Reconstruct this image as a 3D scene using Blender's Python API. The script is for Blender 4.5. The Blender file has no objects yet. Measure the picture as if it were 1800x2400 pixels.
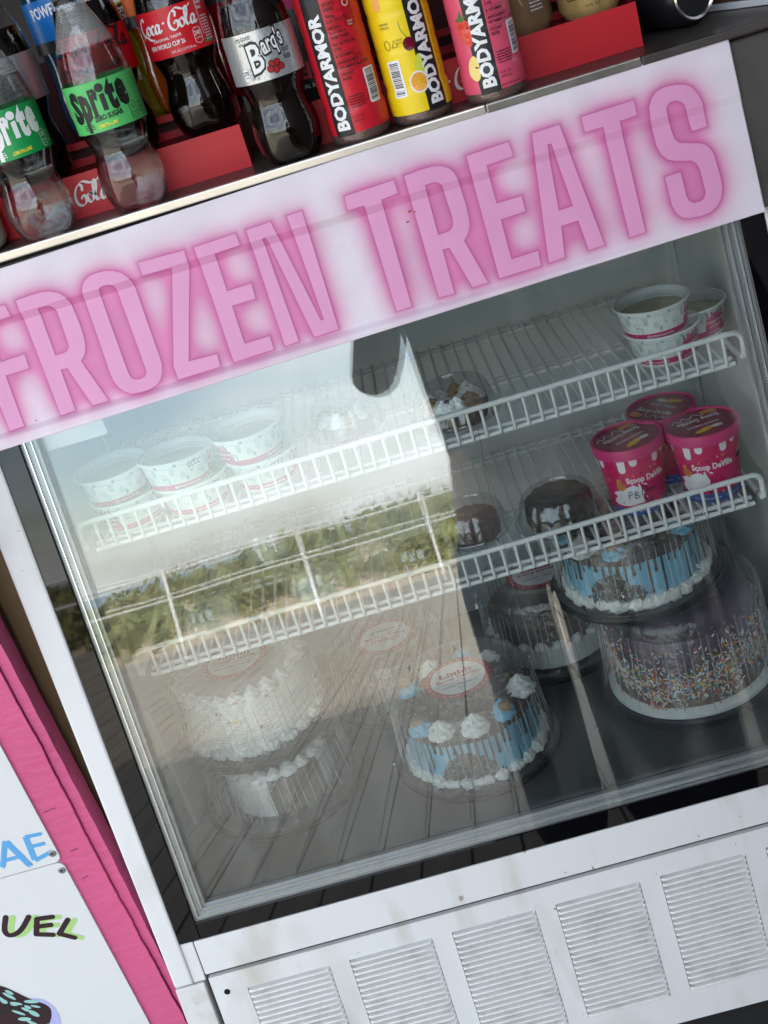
import bpy, bmesh, math, random
import numpy as np
from mathutils import Vector, Matrix
from mathutils.geometry import tessellate_polygon
random.seed(7); rng = np.random.default_rng(7)
S = bpy.context.scene; COL = S.collection
PI = math.pi
def R(d): return math.radians(d)

# ---------------------------------------------------------------- camera
cd = bpy.data.cameras.new('camera'); cam = bpy.data.objects.new('camera', cd); COL.objects.link(cam); S.camera = cam
RW = [[0.9589, -0.06942, -0.27513], [-0.27825, -0.4201, -0.86377], [-0.05562, 0.90482, -0.42215]]
m = Matrix.Identity(4)
for i in range(3):
    m[i][0] = RW[0][i]; m[i][1] = -RW[1][i]; m[i][2] = -RW[2][i]
m.translation = (0.4619, -1.1826, 1.0227)
cam.matrix_world = m
cd.sensor_fit = 'VERTICAL'; cd.sensor_height = 24.0; cd.lens = 3000/2400*24.0
cd.clip_start = 0.02; cd.clip_end = 3000

# ---------------------------------------------------------------- sky, sun, exposure
SUN_EL, SUN_AZ = 42, -14         # sun stands behind the stand (towards +Y)
w = bpy.data.worlds.new("World"); S.world = w; w.use_nodes = True
nt = w.node_tree; N = nt.nodes; LK = nt.links; N.clear()
out = N.new('ShaderNodeOutputWorld'); bg = N.new('ShaderNodeBackground'); LK.new(bg.outputs[0], out.inputs[0])
sky = N.new('ShaderNodeTexSky'); sky.sky_type = 'NISHITA'; sky.sun_disc = False
sky.sun_elevation = R(SUN_EL); sky.sun_rotation = R(SUN_AZ); sky.dust_density = 1.0; sky.air_density = 1.0
tc = N.new('ShaderNodeTexCoord'); mp = N.new('ShaderNodeMapping'); mp.inputs['Scale'].default_value = (1.0, 1.0, 3.2)
LK.new(tc.outputs['Generated'], mp.inputs[0])
nz = N.new('ShaderNodeTexNoise'); nz.inputs['Scale'].default_value = 3.6; nz.inputs['Detail'].default_value = 7; nz.inputs['Roughness'].default_value = 0.58
LK.new(mp.outputs[0], nz.inputs['Vector'])
cr = N.new('ShaderNodeValToRGB'); cr.color_ramp.elements[0].position = 0.40; cr.color_ramp.elements[1].position = 0.66
LK.new(nz.outputs['Fac'], cr.inputs[0])
mx = N.new('ShaderNodeMixRGB'); mx.inputs[2].default_value = (19.0, 19.6, 20.0, 1)
mu0 = N.new('ShaderNodeMath'); mu0.operation = 'MULTIPLY'; mu0.inputs[1].default_value = 0.86; mu = N.new('ShaderNodeMath'); mu.operation = 'ADD'; mu.inputs[1].default_value = 0.08
LK.new(cr.outputs[0], mu0.inputs[0]); LK.new(mu0.outputs[0], mu.inputs[0]); LK.new(mu.outputs[0], mx.inputs[0]); sb_ = N.new('ShaderNodeMixRGB'); sb_.blend_type = 'MULTIPLY'; sb_.inputs[0].default_value = 1; sb_.inputs[2].default_value = (2.0, 2.0, 2.0, 1); LK.new(sky.outputs[0], sb_.inputs[1]); LK.new(sb_.outputs[0], mx.inputs[1])
LK.new(mx.outputs[0], bg.inputs[0]); bg.inputs[1].default_value = 0.11
sd = bpy.data.lights.new('sun', 'SUN'); sd.energy = 5.0; sd.angle = R(0.5); sd.color = (1.0, 0.95, 0.88)
so = bpy.data.objects.new('sun', sd); COL.objects.link(so)
sdir = Vector((math.sin(R(SUN_AZ))*math.cos(R(SUN_EL)), math.cos(R(SUN_AZ))*math.cos(R(SUN_EL)), math.sin(R(SUN_EL))))
so.rotation_euler = sdir.to_track_quat('Z', 'Y').to_euler(); so.location = (0, 3, 6)
S.view_settings.view_transform = 'Standard'; S.view_settings.look = 'None'; S.view_settings.gamma = 1.0
S.view_settings.exposure = 1.20
S.cycles.max_bounces = 14; S.cycles.transparent_max_bounces = 48; S.cycles.transmission_bounces = 12
S.cycles.diffuse_bounces = 5; S.cycles.glossy_bounces = 5; S.cycles.caustics_reflective = False; S.cycles.caustics_refractive = False
S.cycles.use_denoising = True; S.cycles.sample_clamp_indirect = 6.0

# ---------------------------------------------------------------- helpers
A12 = R(12); s12, c12 = math.sin(A12), math.cos(A12)
def W(x, y, z): return (x, c12*y + s12*z, -s12*y + c12*z)         # freezer front-plane coordinates -> world
GROUND = -0.60
def lin(c): 
    c = c/255.0
    return c/12.92 if c <= 0.04045 else ((c+0.055)/1.055)**2.4
def rgb(r, g, b): return (lin(r), lin(g), lin(b), 1)

MATS = {}
def mat(name, col, rough=0.5, metal=0.0, spec=0.5, noise=None, bump=None, trans=0.0, ior=1.45, coat=0.0, emit=None, alpha=None, sheen=0):
    """noise=(scale, amount, colour2, detail) mixes a second colour; bump=(scale, strength, distance)."""
    if name in MATS: return MATS[name]
    M_ = bpy.data.materials.new(name); M_.use_nodes = True; n = M_.node_tree.nodes; l = M_.node_tree.links
    p = n['Principled BSDF']; p.inputs['Base Color'].default_value = col; p.inputs['Roughness'].default_value = rough
    p.inputs['Metallic'].default_value = metal; p.inputs['Specular IOR Level'].default_value = spec
    p.inputs['Transmission Weight'].default_value = trans; p.inputs['IOR'].default_value = ior; p.inputs['Coat Weight'].default_value = coat
    if coat: p.inputs['Coat Roughness'].default_value = 0.05
    tcn = n.new('ShaderNodeTexCoord')
    if noise:
        sc, am, c2, det = noise[:4]; st = noise[4] if len(noise) > 4 else (1, 1, 1)
        mpn = n.new('ShaderNodeMapping'); mpn.inputs['Scale'].default_value = st; l.new(tcn.outputs['Object'], mpn.inputs[0])
        t = n.new('ShaderNodeTexNoise'); t.inputs['Scale'].default_value = sc; t.inputs['Detail'].default_value = det; t.inputs['Roughness'].default_value = 0.6
        l.new(mpn.outputs[0], t.inputs['Vector'])
        r = n.new('ShaderNodeValToRGB'); lo, hi = (noise[5] if len(noise) > 5 else (0.4, 0.65))
        r.color_ramp.elements[0].position = lo; r.color_ramp.elements[1].position = hi; l.new(t.outputs['Fac'], r.inputs[0])
        mm = n.new('ShaderNodeMath'); mm.operation = 'MULTIPLY'; mm.inputs[1].default_value = am; l.new(r.outputs[0], mm.inputs[0])
        x = n.new('ShaderNodeMixRGB'); x.inputs[1].default_value = col; x.inputs[2].default_value = c2; l.new(mm.outputs[0], x.inputs[0])
        l.new(x.outputs[0], p.inputs['Base Color'])
    if bump:
        t2 = n.new('ShaderNodeTexNoise'); t2.inputs['Scale'].default_value = bump[0]; t2.inputs['Detail'].default_value = 4
        if len(bump) > 3:
            mp2 = n.new('ShaderNodeMapping'); mp2.inputs['Scale'].default_value = bump[3]; l.new(tcn.outputs['Object'], mp2.inputs[0]); l.new(mp2.outputs[0], t2.inputs['Vector'])
        else: l.new(tcn.outputs['Object'], t2.inputs['Vector'])
        b = n.new('ShaderNodeBump'); b.inputs['Strength'].default_value = bump[1]; b.inputs['Distance'].default_value = bump[2]
        l.new(t2.outputs['Fac'], b.inputs['Height']); l.new(b.outputs[0], p.inputs['Normal'])
    MATS[name] = M_; return M_

def thin_mat(name, tint, f0, rough=0.0, haze=0.0, hazecol=(1, 1, 1, 1), bump=None, streak=None):
    """thin clear sheet: straight-through transmission plus Schlick reflection, same for every ray"""
    if name in MATS: return MATS[name]
    M_ = bpy.data.materials.new(name); M_.use_nodes = True; n = M_.node_tree.nodes; l = M_.node_tree.links; n.clear()
    o = n.new('ShaderNodeOutputMaterial'); tr = n.new('ShaderNodeBsdfTransparent'); tr.inputs[0].default_value = tint
    gl = n.new('ShaderNodeBsdfGlossy'); gl.inputs['Roughness'].default_value = rough
    g = n.new('ShaderNodeNewGeometry'); d = n.new('ShaderNodeVectorMath'); d.operation = 'DOT_PRODUCT'
    l.new(g.outputs['Normal'], d.inputs[0]); l.new(g.outputs['Incoming'], d.inputs[1])
    def M1(op, a, b=None):
        q = n.new('ShaderNodeMath'); q.operation = op
        for i, v in enumerate((a, b)):
            if v is None: continue
            if isinstance(v, (int, float)): q.inputs[i].default_value = v
            else: l.new(v, q.inputs[i])
        return q.outputs[0]
    ab = M1('ABSOLUTE', d.outputs['Value']); inv = M1('SUBTRACT', 1.0, ab); pw = M1('POWER', inv, 5.0)
    f = M1('ADD', M1('MULTIPLY', pw, 1-f0), f0)
    mxs = n.new('ShaderNodeMixShader'); l.new(f, mxs.inputs[0]); l.new(tr.outputs[0], mxs.inputs[1]); l.new(gl.outputs[0], mxs.inputs[2])
    last = mxs
    tcn = n.new('ShaderNodeTexCoord')
    if bump:
        t2 = n.new('ShaderNodeTexNoise'); t2.inputs['Scale'].default_value = bump[0]; t2.inputs['Detail'].default_value = 3
        l.new(tcn.outputs['Object'], t2.inputs['Vector'])
        b = n.new('ShaderNodeBump'); b.inputs['Strength'].default_value = bump[1]; b.inputs['Distance'].default_value = bump[2]
        l.new(t2.outputs['Fac'], b.inputs['Height']); l.new(b.outputs[0], gl.inputs['Normal'])
    if haze or streak:
        df = n.new('ShaderNodeBsdfDiffuse'); df.inputs[0].default_value = hazecol
        m2 = n.new('ShaderNodeMixShader'); m2.inputs[0].default_value = haze
        if streak:
            mpn = n.new('ShaderNodeMapping'); mpn.inputs['Scale'].default_value = streak[1]; l.new(tcn.outputs['Object'], mpn.inputs[0])
            t = n.new('ShaderNodeTexNoise'); t.inputs['Scale'].default_value = streak[0]; t.inputs['Detail'].default_value = 5; l.new(mpn.outputs[0], t.inputs['Vector'])
            r = n.new('ShaderNodeMapRange'); r.inputs[1].default_value = 0.45; r.inputs[2].default_value = 0.75; r.inputs[3].default_value = haze; r.inputs[4].default_value = streak[2]
            l.new(t.outputs['Fac'], r.inputs[0]); l.new(r.outputs[0], m2.inputs[0])
        l.new(mxs.outputs[0], m2.inputs[1]); l.new(df.outputs[0], m2.inputs[2]); last = m2
    l.new(last.outputs[0], o.inputs[0]); MATS[name] = M_; return M_

def half_refract(name, tint, f0, ior, mixv):
    M_ = thin_mat(name, tint, f0, .01); n = M_.node_tree.nodes; l = M_.node_tree.links
    tr = [q for q in n if q.type == 'BSDF_TRANSPARENT'][0]; rf_ = n.new('ShaderNodeBsdfRefraction'); rf_.inputs['IOR'].default_value = ior; rf_.inputs['Roughness'].default_value = 0; rf_.inputs[0].default_value = tint
    x = n.new('ShaderNodeMixShader'); x.inputs[0].default_value = mixv; dst = tr.outputs[0].links[0].to_socket
    l.new(tr.outputs[0], x.inputs[1]); l.new(rf_.outputs[0], x.inputs[2]); l.new(x.outputs[0], dst); return M_
class MB:
    def __init__(s): s.v = []; s.f = []; s.m = []; s.mats = []
    def mi(s, mt):
        if mt not in s.mats: s.mats.append(mt)
        return s.mats.index(mt)
    def add(s, vs, fs, mt):
        o = len(s.v); s.v.extend([tuple(map(float, q)) for q in vs]); k = s.mi(mt)
        for q in fs: s.f.append(tuple(i+o for i in q)); s.m.append(k)
    def box(s, a, b, mt, T=None):
        x0, y0, z0 = a; x1, y1, z1 = b
        v = [(x0,y0,z0),(x1,y0,z0),(x1,y1,z0),(x0,y1,z0),(x0,y0,z1),(x1,y0,z1),(x1,y1,z1),(x0,y1,z1)]
        if T: v = [T(*q) for q in v]
        s.add(v, [(0,3,2,1),(4,5,6,7),(0,1,5,4),(1,2,6,5),(2,3,7,6),(3,0,4,7)], mt)
    def prism(s, poly, x0, x1, mt):      # poly of (y,z), counter-clockwise seen from -x or any
        n = len(poly); v = [(x0, a, b) for a, b in poly]+[(x1, a, b) for a, b in poly]
        f = [tuple(range(n)), tuple(range(2*n-1, n-1, -1))]+[(i, (i+1) % n, n+(i+1) % n, n+i) for i in range(n)]
        s.add(v, f, mt)
    def tube(s, pts, r, mt, n=8, closed=False, caps=True):
        P = [Vector(p) for p in pts]; k = len(P); rr = r if isinstance(r, (list, tuple)) else [r]*k
        vs = []; up = None
        for i, p in enumerate(P):
            if closed: d = P[(i+1) % k]-P[i-1]
            else: d = P[min(i+1, k-1)]-P[max(i-1, 0)]
            d.normalize()
            if up is None:
                a = Vector((0, 0, 1)) if abs(d.z) < 0.9 else Vector((1, 0, 0)); up = (a-d*a.dot(d)).normalized()
            else:
                up = up-d*up.dot(d)
                up = up.normalized() if up.length > 1e-6 else d.orthogonal().normalized()
            sd_ = d.cross(up)
            for j in range(n):
                t = 2*PI*j/n; vs.append(tuple(p+(up*math.cos(t)+sd_*math.sin(t))*rr[i]))
        fs = []
        for i in range(k if closed else k-1):
            for j in range(n):
                a = i*n+j; b = i*n+(j+1) % n; c = ((i+1) % k)*n+(j+1) % n; d_ = ((i+1) % k)*n+j
                fs.append((a, b, c, d_))
        if caps and not closed: fs += [tuple(range(n-1, -1, -1)), tuple(range((k-1)*n, k*n))]
        s.add(vs, fs, mt)
    def lathe(s, prof, mt, c=(0, 0, 0), n=48, lobe=None, cap0=True, cap1=True, T=None):
        vs = []; fs = []; k = len(prof)
        for r, z in prof:
            for j in range(n):
                t = 2*PI*j/n; q = r+(lobe(t, z) if lobe else 0)
                zz = z
                v = (c[0]+q*math.sin(t), c[1]-q*math.cos(t), c[2]+zz); vs.append(T(*v) if T else v)
        for i in range(k-1):
            for j in range(n):
                fs.append((i*n+j, i*n+(j+1) % n, (i+1)*n+(j+1) % n, (i+1)*n+j))
        if cap0 and prof[0][0] > 1e-5: fs.append(tuple(range(n-1, -1, -1)))
        if cap1 and prof[-1][0] > 1e-5: fs.append(tuple(range((k-1)*n, k*n)))
        s.add(vs, fs, mt)
    def blob(s, c, rx, ry, rz, mt, seed=0, amp=0.15, sub=2, ridge=0, ang=0):
        bm = bmesh.new(); bmesh.ops.create_icosphere(bm, subdivisions=sub, radius=1)
        rr = random.Random(seed); ph = [rr.uniform(0, 6) for _ in range(6)]
        vs = []
        for v in bm.verts:
            d = 1+amp*(math.sin(4*v.co.x+ph[0])+math.sin(5*v.co.y+ph[1])+math.sin(4*v.co.z+ph[2]))/2
            if ridge: d *= 1+ridge*math.cos(13*v.co.x+ph[0])*(1-.5*abs(v.co.x))
            X_, Y_ = v.co.x*rx*d, v.co.y*ry*d
            if ang: X_, Y_ = X_*math.cos(ang)-Y_*math.sin(ang), X_*math.sin(ang)+Y_*math.cos(ang)
            vs.append((c[0]+X_, c[1]+Y_, c[2]+v.co.z*rz*d))
        fs = [tuple(v.index for v in f.verts) for f in bm.faces]; bm.free(); s.add(vs, fs, mt)
    def build(s, name, parent=None, smooth=False, bevel=0, auto=None):
        me = bpy.data.meshes.new(name)
        loc = Vector((0, 0, 0))
        if parent is not None:
            q = parent
            while q is not None: loc += q.location; q = q.parent
        me.from_pydata([(a-loc.x, b-loc.y, c-loc.z) for a, b, c in s.v], [], s.f); me.update()
        for mt in s.mats: me.materials.append(mt)
        me.polygons.foreach_set('material_index', s.m)
        o = bpy.data.objects.new(name, me); COL.objects.link(o)
        if parent is not None: o.parent = parent
        if smooth:
            me.polygons.foreach_set('use_smooth', [True]*len(s.f))
            if auto: me.set_sharp_from_angle(angle=R(auto))
        if bevel:
            b = o.modifiers.new('bevel', 'BEVEL'); b.width = bevel; b.segments = 2; b.limit_method = 'ANGLE'; b.angle_limit = R(40)
        me.validate(); return o

def thing(name, label, cat, loc=(0, 0, 0), group=None):
    o = bpy.data.objects.new(name, None); COL.objects.link(o); o.location = loc; o.empty_display_size = 0.05
    o['label'] = label; o['category'] = cat
    if group: o['group'] = group
    return o
def tag(o, label, cat, group=None):
    o['label'] = label; o['category'] = cat
    if group: o['group'] = group
    return o
def struct(o): o['kind'] = 'structure'; return o
def copy_tree(o, parent=None):
    c = o.copy(); COL.objects.link(c); c.parent = parent
    for ch in list(o.children): copy_tree(ch, c)
    return c
def dup(o, loc, label, rz=0, tilt=None):
    c = copy_tree(o); c.location = loc; c.rotation_euler = tilt if tilt else (0, 0, rz); c['label'] = label; return c

# ------------------------------------------------ printed artwork, mapped on a surface
TXT = {}
def text_geo(s, bold, res=2):
    k = (s, bold, res)
    if k in TXT: return TXT[k]
    cu = bpy.data.curves.new('t', 'FONT'); cu.body = s; cu.size = 1.0; cu.offset = bold; cu.resolution_u = res; cu.fill_mode = 'BOTH'; cu.dimensions = '2D'
    ob = bpy.data.objects.new('t', cu); COL.objects.link(ob)
    bpy.context.view_layer.update()
    me = ob.evaluated_get(bpy.context.evaluated_depsgraph_get()).to_mesh()
    v = np.array([q.co[:2] for q in me.vertices]) if len(me.vertices) else np.zeros((0, 2)); f = [tuple(p.vertices) for p in me.polygons]
    ob.to_mesh_clear(); bpy.data.objects.remove(ob); bpy.data.curves.remove(cu)
    TXT[k] = (v, f); return v, f
def catmull(pts, n=6, closed=False):
    P = [np.array(p, float) for p in pts]; o = []; k = len(P)
    rngi = range(k) if closed else range(k-1)
    for i in rngi:
        p0 = P[i-1] if (closed or i > 0) else P[0]; p1 = P[i]; p2 = P[(i+1) % k]; p3 = P[(i+2) % k] if closed else P[min(i+2, k-1)]
        for t in np.linspace(0, 1, n, endpoint=False):
            o.append(0.5*((2*p1)+(-p0+p2)*t+(2*p0-5*p1+4*p2-p3)*t*t+(-p0+3*p1-3*p2+p3)*t**3))
    if not closed: o.append(P[-1])
    return o
class Art:
    def __init__(s): s.it = []
    def raw(s, v, f, mt, lay): s.it.append((np.array(v, float), f, mt, lay))
    def poly(s, pts, mt, lay=0, holes=()):
        loops = [[Vector((p[0], p[1], 0)) for p in pts]]+[[Vector((p[0], p[1], 0)) for p in h] for h in holes]
        t = tessellate_polygon(loops); v = [(p.x, p.y) for lp in loops for p in lp]
        s.raw(v, [tuple(q) for q in t], mt, lay)
    def rect(s, u0, v0, u1, v1, mt, lay=0): s.raw([(u0, v0), (u1, v0), (u1, v1), (u0, v1)], [(0, 1, 2, 3)], mt, lay)
    def rrect(s, u0, v0, u1, v1, r, mt, lay=0):
        P = []
        for cx, cy, a in ((u1-r, v1-r, 0), (u0+r, v1-r, 90), (u0+r, v0+r, 180), (u1-r, v0+r, 270)):
            for t in range(0, 91, 18): P.append((cx+r*math.cos(R(a+t)), cy+r*math.sin(R(a+t))))
        s.poly(P, mt, lay)
    def ell(s, cx, cy, rx, ry, mt, lay=0, n=24, rot=0):
        c, q = math.cos(R(rot)), math.sin(R(rot))
        P = [(cx+rx*math.cos(2*PI*i/n)*c-ry*math.sin(2*PI*i/n)*q, cy+rx*math.cos(2*PI*i/n)*q+ry*math.sin(2*PI*i/n)*c) for i in range(n)]
        s.raw(P, [tuple(range(n))], mt, lay)
    def ring(s, cx, cy, rx, ry, wd, mt, lay=0, n=32):
        s.stroke([(cx+rx*math.cos(2*PI*i/n), cy+ry*math.sin(2*PI*i/n)) for i in range(n+1)], wd, mt, lay)
    def stroke(s, pts, wd, mt, lay=0, pen=None):
        P = [np.array(p, float) for p in pts]; k = len(P); vs = []
        for i in range(k):
            d = P[min(i+1, k-1)]-P[max(i-1, 0)]; L = np.hypot(*d)
            d = d/L if L > 0 else np.array((1., 0)); nn = np.array((-d[1], d[0]))
            if pen is not None: wv = wd*(0.28+0.72*abs(math.sin(math.atan2(d[1], d[0])-R(pen)))**1.5)
            else: wv = wd if not isinstance(wd, (list, tuple)) else wd[min(i, len(wd)-1)]
            vs += [P[i]+nn*wv/2, P[i]-nn*wv/2]
        s.raw(vs, [(2*i, 2*i+1, 2*i+3, 2*i+2) for i in range(k-1)], mt, lay)
    def text(s, st, cx, cy, h, mt, lay=1, wd=None, bold=0.0, rot=0, shear=0, align='c', res=2):
        v, f = text_geo(st, bold, res)
        if not len(v): return
        v = v.copy(); x0, x1 = v[:, 0].min(), v[:, 0].max(); sc = h/0.72
        v[:, 1] -= 0.36; v[:, 0] -= (x0+x1)/2 if align == 'c' else x0
        v = v*sc
        if wd: v[:, 0] *= wd/((x1-x0)*sc)
        v[:, 0] += v[:, 1]*shear
        c, q = math.cos(R(rot)), math.sin(R(rot)); v = np.stack([v[:, 0]*c-v[:, 1]*q, v[:, 0]*q+v[:, 1]*c], 1)
        v += (cx, cy); s.raw(v, f, mt, lay)
    def lines(s, cx, cy, wd, n, pitch, mt, lay=1, h=0.0011, seed=1):
        """small print too fine to read: rows of short dashes"""
        rr = random.Random(seed)
        for i in range(n):
            x = cx-wd/2; y = cy-i*pitch
            while x < cx+wd/2-0.0008:
                L = rr.uniform(0.001, 0.0035); s.rect(x, y-h/2, min(x+L, cx+wd/2), y+h/2, mt, lay); x += L+0.0007
    def barcode(s, u0, v0, u1, v1, white, black, lay=1, horiz=True, seed=3):
        s.rrect(u0-.002, v0-.002, u1+.002, v1+.002, .002, white, lay); rr = random.Random(seed); y = v0
        while y < v1:
            t = rr.choice((.0004, .0007, .001)); s.rect(u0, y, u1, min(y+t, v1), black, lay+1); y += t+rr.choice((.0004, .0006, .0009))
    def put(s, mb, fn, du=None, dv=None, lift=0.00012):
        cnt = {}
        for it in s.it: cnt[it[3]] = cnt.get(it[3], 0)+1
        run = {}
        for v, f, mt, lay in s.it:
            if len(v) == 0: continue
            run[lay] = run.get(lay, 0)+1; lf = lift*(lay+1)+lift*.8*run[lay]/cnt[lay]
            need = False
            if du and (v[:, 0].max()-v[:, 0].min()) > du: need = True
            if dv and (v[:, 1].max()-v[:, 1].min()) > dv: need = True
            if need:
                bm = bmesh.new(); vv = [bm.verts.new((a, b, 0)) for a, b in v]
                for q in f:
                    try: bm.faces.new([vv[i] for i in q])
                    except ValueError: pass
                for ax, d in ((0, du), (1, dv)):
                    if not d: continue
                    lo, hi = v[:, ax].min(), v[:, ax].max(); x = math.ceil(lo/d)*d
                    while x < hi:
                        if x > lo+1e-7:
                            co = (x, 0, 0) if ax == 0 else (0, x, 0); no = (1, 0, 0) if ax == 0 else (0, 1, 0)
                            bmesh.ops.bisect_plane(bm, geom=bm.verts[:]+bm.edges[:]+bm.faces[:], plane_co=co, plane_no=no, dist=1e-7)
                        x += d
                bm.verts.index_update(); v2 = [(q.co.x, q.co.y) for q in bm.verts]; f2 = [tuple(a.index for a in q.verts) for q in bm.faces]; bm.free()
            else: v2, f2 = v, f
            mb.add([fn(a, b, lf) for a, b in v2], f2, mt)
def interp(prof):
    zz = [p[1] for p in prof]; rr = [p[0] for p in prof]
    return lambda z: float(np.interp(z, zz, rr))
def cyl_map(c, rf, R0, turn=0.0):
    def fn(u, v, lift):
        t = u/R0+turn; r = rf(v)+0.0002+lift; return (c[0]+r*math.sin(t), c[1]-r*math.cos(t), c[2]+v)
    return fn

def specks(mt, scale, lo, hi, col, stretch=(1, 1, 1)):
    n = mt.node_tree.nodes; l = mt.node_tree.links; p = n['Principled BSDF']; tcn = n.new('ShaderNodeTexCoord')
    mpn = n.new('ShaderNodeMapping'); mpn.inputs['Scale'].default_value = stretch; l.new(tcn.outputs['Object'], mpn.inputs[0])
    t = n.new('ShaderNodeTexNoise'); t.inputs['Scale'].default_value = scale; t.inputs['Detail'].default_value = 3; l.new(mpn.outputs[0], t.inputs['Vector'])
    r = n.new('ShaderNodeMapRange'); r.inputs[1].default_value = lo; r.inputs[2].default_value = hi; l.new(t.outputs['Fac'], r.inputs[0])
    x = n.new('ShaderNodeMixRGB'); l.new(r.outputs[0], x.inputs[0]); x.inputs[2].default_value = col
    if p.inputs['Base Color'].links: l.new(p.inputs['Base Color'].links[0].from_socket, x.inputs[1])
    else: x.inputs[1].default_value = p.inputs['Base Color'].default_value
    l.new(x.outputs[0], p.inputs['Base Color']); return mt
# ---------------------------------------------------------------- shared materials
WHITE = mat('white_enamel', (.72, .72, .725, 1), .32, noise=(9, .10, (.55, .53, .48, 1), 5), bump=(60, .05, .001))
WHITE_DIRTY = mat('white_enamel_dirty', (.66, .66, .65, 1), .4, noise=(26, .55, (.42, .38, .30, 1), 8, (1, 1, 1), (.52, .72)), bump=(80, .08, .001))
BLACK_GLASS = mat('black_glass_border', (.003, .003, .004, 1), .02, spec=.5)
ALU = mat('spacer_aluminium', (.27, .285, .29, 1), .35, metal=.6, bump=(900, .5, .0004))
ALU_B = mat('bright_aluminium', (.62, .64, .65, 1), .2, metal=1)
LINER = mat('freezer_liner', (.66, .70, .69, 1), .4, noise=(4, .25, (.56, .60, .59, 1), 3))
WIRE = mat('coated_wire', (.80, .83, .82, 1), .3, noise=(70, .35, (.45, .42, .38, 1), 5, (1, 1, 1), (.62, .75)))
STEEL_D = mat('dark_steel_top', (.055, .043, .038, 1), .34, metal=.1, noise=(14, .5, (.10, .085, .078, 1), 7), bump=(120, .1, .001))
STEEL_B = mat('bright_steel_edge', (.80, .76, .70, 1), .25, metal=.55, noise=(30, .4, (.45, .42, .38, 1), 4, (.3, 1, 1)))
specks(WHITE, 95, .72, .76, (.30, .27, .22, 1)); specks(WHITE, 14, .56, .80, (.48, .45, .38, 1), (1, 1, .25)); specks(WHITE, 5, .58, .75, (.55, .53, .49, 1)); specks(WHITE_DIRTY, 60, .66, .72, (.20, .17, .12, 1))
specks(WIRE, 55, .70, .74, (.12, .10, .09, 1))
RIBH = thin_mat('rib_highlight', (.97, .98, .98, 1), .10, .10, haze=.27, hazecol=(.85, .88, .88, 1))  # pale haze stands in for light streaks along the dome ribs
DARK = mat('dark_gap', (.01, .01, .011, 1), .8)
K = mat('ink_black', (.012, .012, .014, 1), .4)
WI = mat('ink_white', (.80, .80, .82, 1), .4)
PET = thin_mat('clear_pet', (.965, .975, .975, 1), .06, .03)
PETD = thin_mat('clear_pet_dome', (.955, .965, .965, 1), .15, .05, haze=.03, hazecol=(.8, .84, .84, 1))
PETR = thin_mat('clear_pet_ribbed', (.97, .98, .98, 1), .09, .05, bump=(120, .6, .004), haze=.05, hazecol=(.8, .84, .84, 1))
GLASS = thin_mat('pane_glass', (.972, .982, .978, 1), .062, .0)
GLASS_D = thin_mat('pane_glass_dusty', (.972, .982, .978, 1), .062, .0, haze=.002, hazecol=(.8, .82, .82, 1), streak=(6, (5, 5, .9), .030))

# ================================================================ FREEZER
fz = thing('display_freezer', 'white glass-door freezer full of ice cream cakes under the pink sign', 'freezer', (0.42, 0.3, GROUND))
def pbox(mb, a, b, mt): mb.box(a, b, mt, T=W)
X0, X1 = 0.0, 0.8542
# cabinet liner: side walls follow the sloping front
li = MB()
def front(zp, yp=.012): q = W(0, yp, zp); return (q[1], q[2])
side = [front(-.02), (.60, -.02), (.60, .79), front(.79)]
li.prism(side, -.028, .012, LINER); li.prism(side, .842, .882, LINER)
li.prism([(.56, -.02), (.60, -.02), (.60, .79), (.56, .79)], .012, .842, LINER)
li.prism([front(-.02), (.56, -.021), (.56, .004), front(.004)], .012, .842, mat('liner_floor', (.07, .075, .078, 1), .45, noise=(5, .5, (.11, .115, .12, 1), 4)))
li.prism([front(.655), (.56, .62), (.56, .79), front(.79)], .012, .842, LINER)
# shelf standards (slotted strips) on the side walls
for xs in (.012, .836):
    for ys in (.19, .50): li.box((xs, ys, .02), (xs+.006, ys+.016, .60), LINER)
li.build('interior_liner', fz, bevel=.002)
it_ = MB(); it_.box((.012, .158, .583), (.1145, .166, .64), mat('trim_white', (.82, .83, .82, 1), .4)); it_.build('inner_trim_panel', fz, bevel=.001)
fr = MB()
vs_ = [W(x, y, z) for z, xl in ((-.0545, -.0240), (.80, -.0385)) for x, y in ((xl, -.004), (X0, -.004), (X0, .03), (xl, .03))]
fr.add(vs_, [(0, 3, 2, 1), (4, 5, 6, 7), (0, 1, 5, 4), (1, 2, 6, 5), (2, 3, 7, 6), (3, 0, 4, 7)], WHITE)
fr.build('door_frame', fz, bevel=.003)
fr = MB()
pbox(fr, (X1, -.004, -.0545), (.889, .03, .80), WHITE)
fr.build('door_frame', fz, bevel=.003)
ap = MB(); pbox(ap, (X0, -.001, -.0545), (.0150, .03, -.0015), WHITE); ap.build('corner_piece', fz, bevel=.001); ap = MB(); pbox(ap, (.0166, -.002, -.0480), (.889, .03, -.0015), WHITE); ap.build('apron_strip', fz, bevel=.0015)
sl = MB(); pbox(sl, (-.0245, -.004, -.36), (.0125, .03, -.0560), WHITE_DIRTY); pbox(sl, (-.033, .03, -.36), (.889, .25, -.08), DARK)
pbox(sl, (.0125, .020, -.36), (.889, .03, -.0505), DARK)
sl.build('lower_cabinet', fz, bevel=.002)
# black printed border around the glass
bd = MB()
pbox(bd, (X0, -.0035, 0), (.0271, .004, .66), BLACK_GLASS); pbox(bd, (.8271, -.0035, 0), (X1, .004, .66), BLACK_GLASS)
pbox(bd, (.0271, -.0035, 0), (.8271, .004, .0225), BLACK_GLASS)
bd.build('black_border', fz, bevel=.001)
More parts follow.
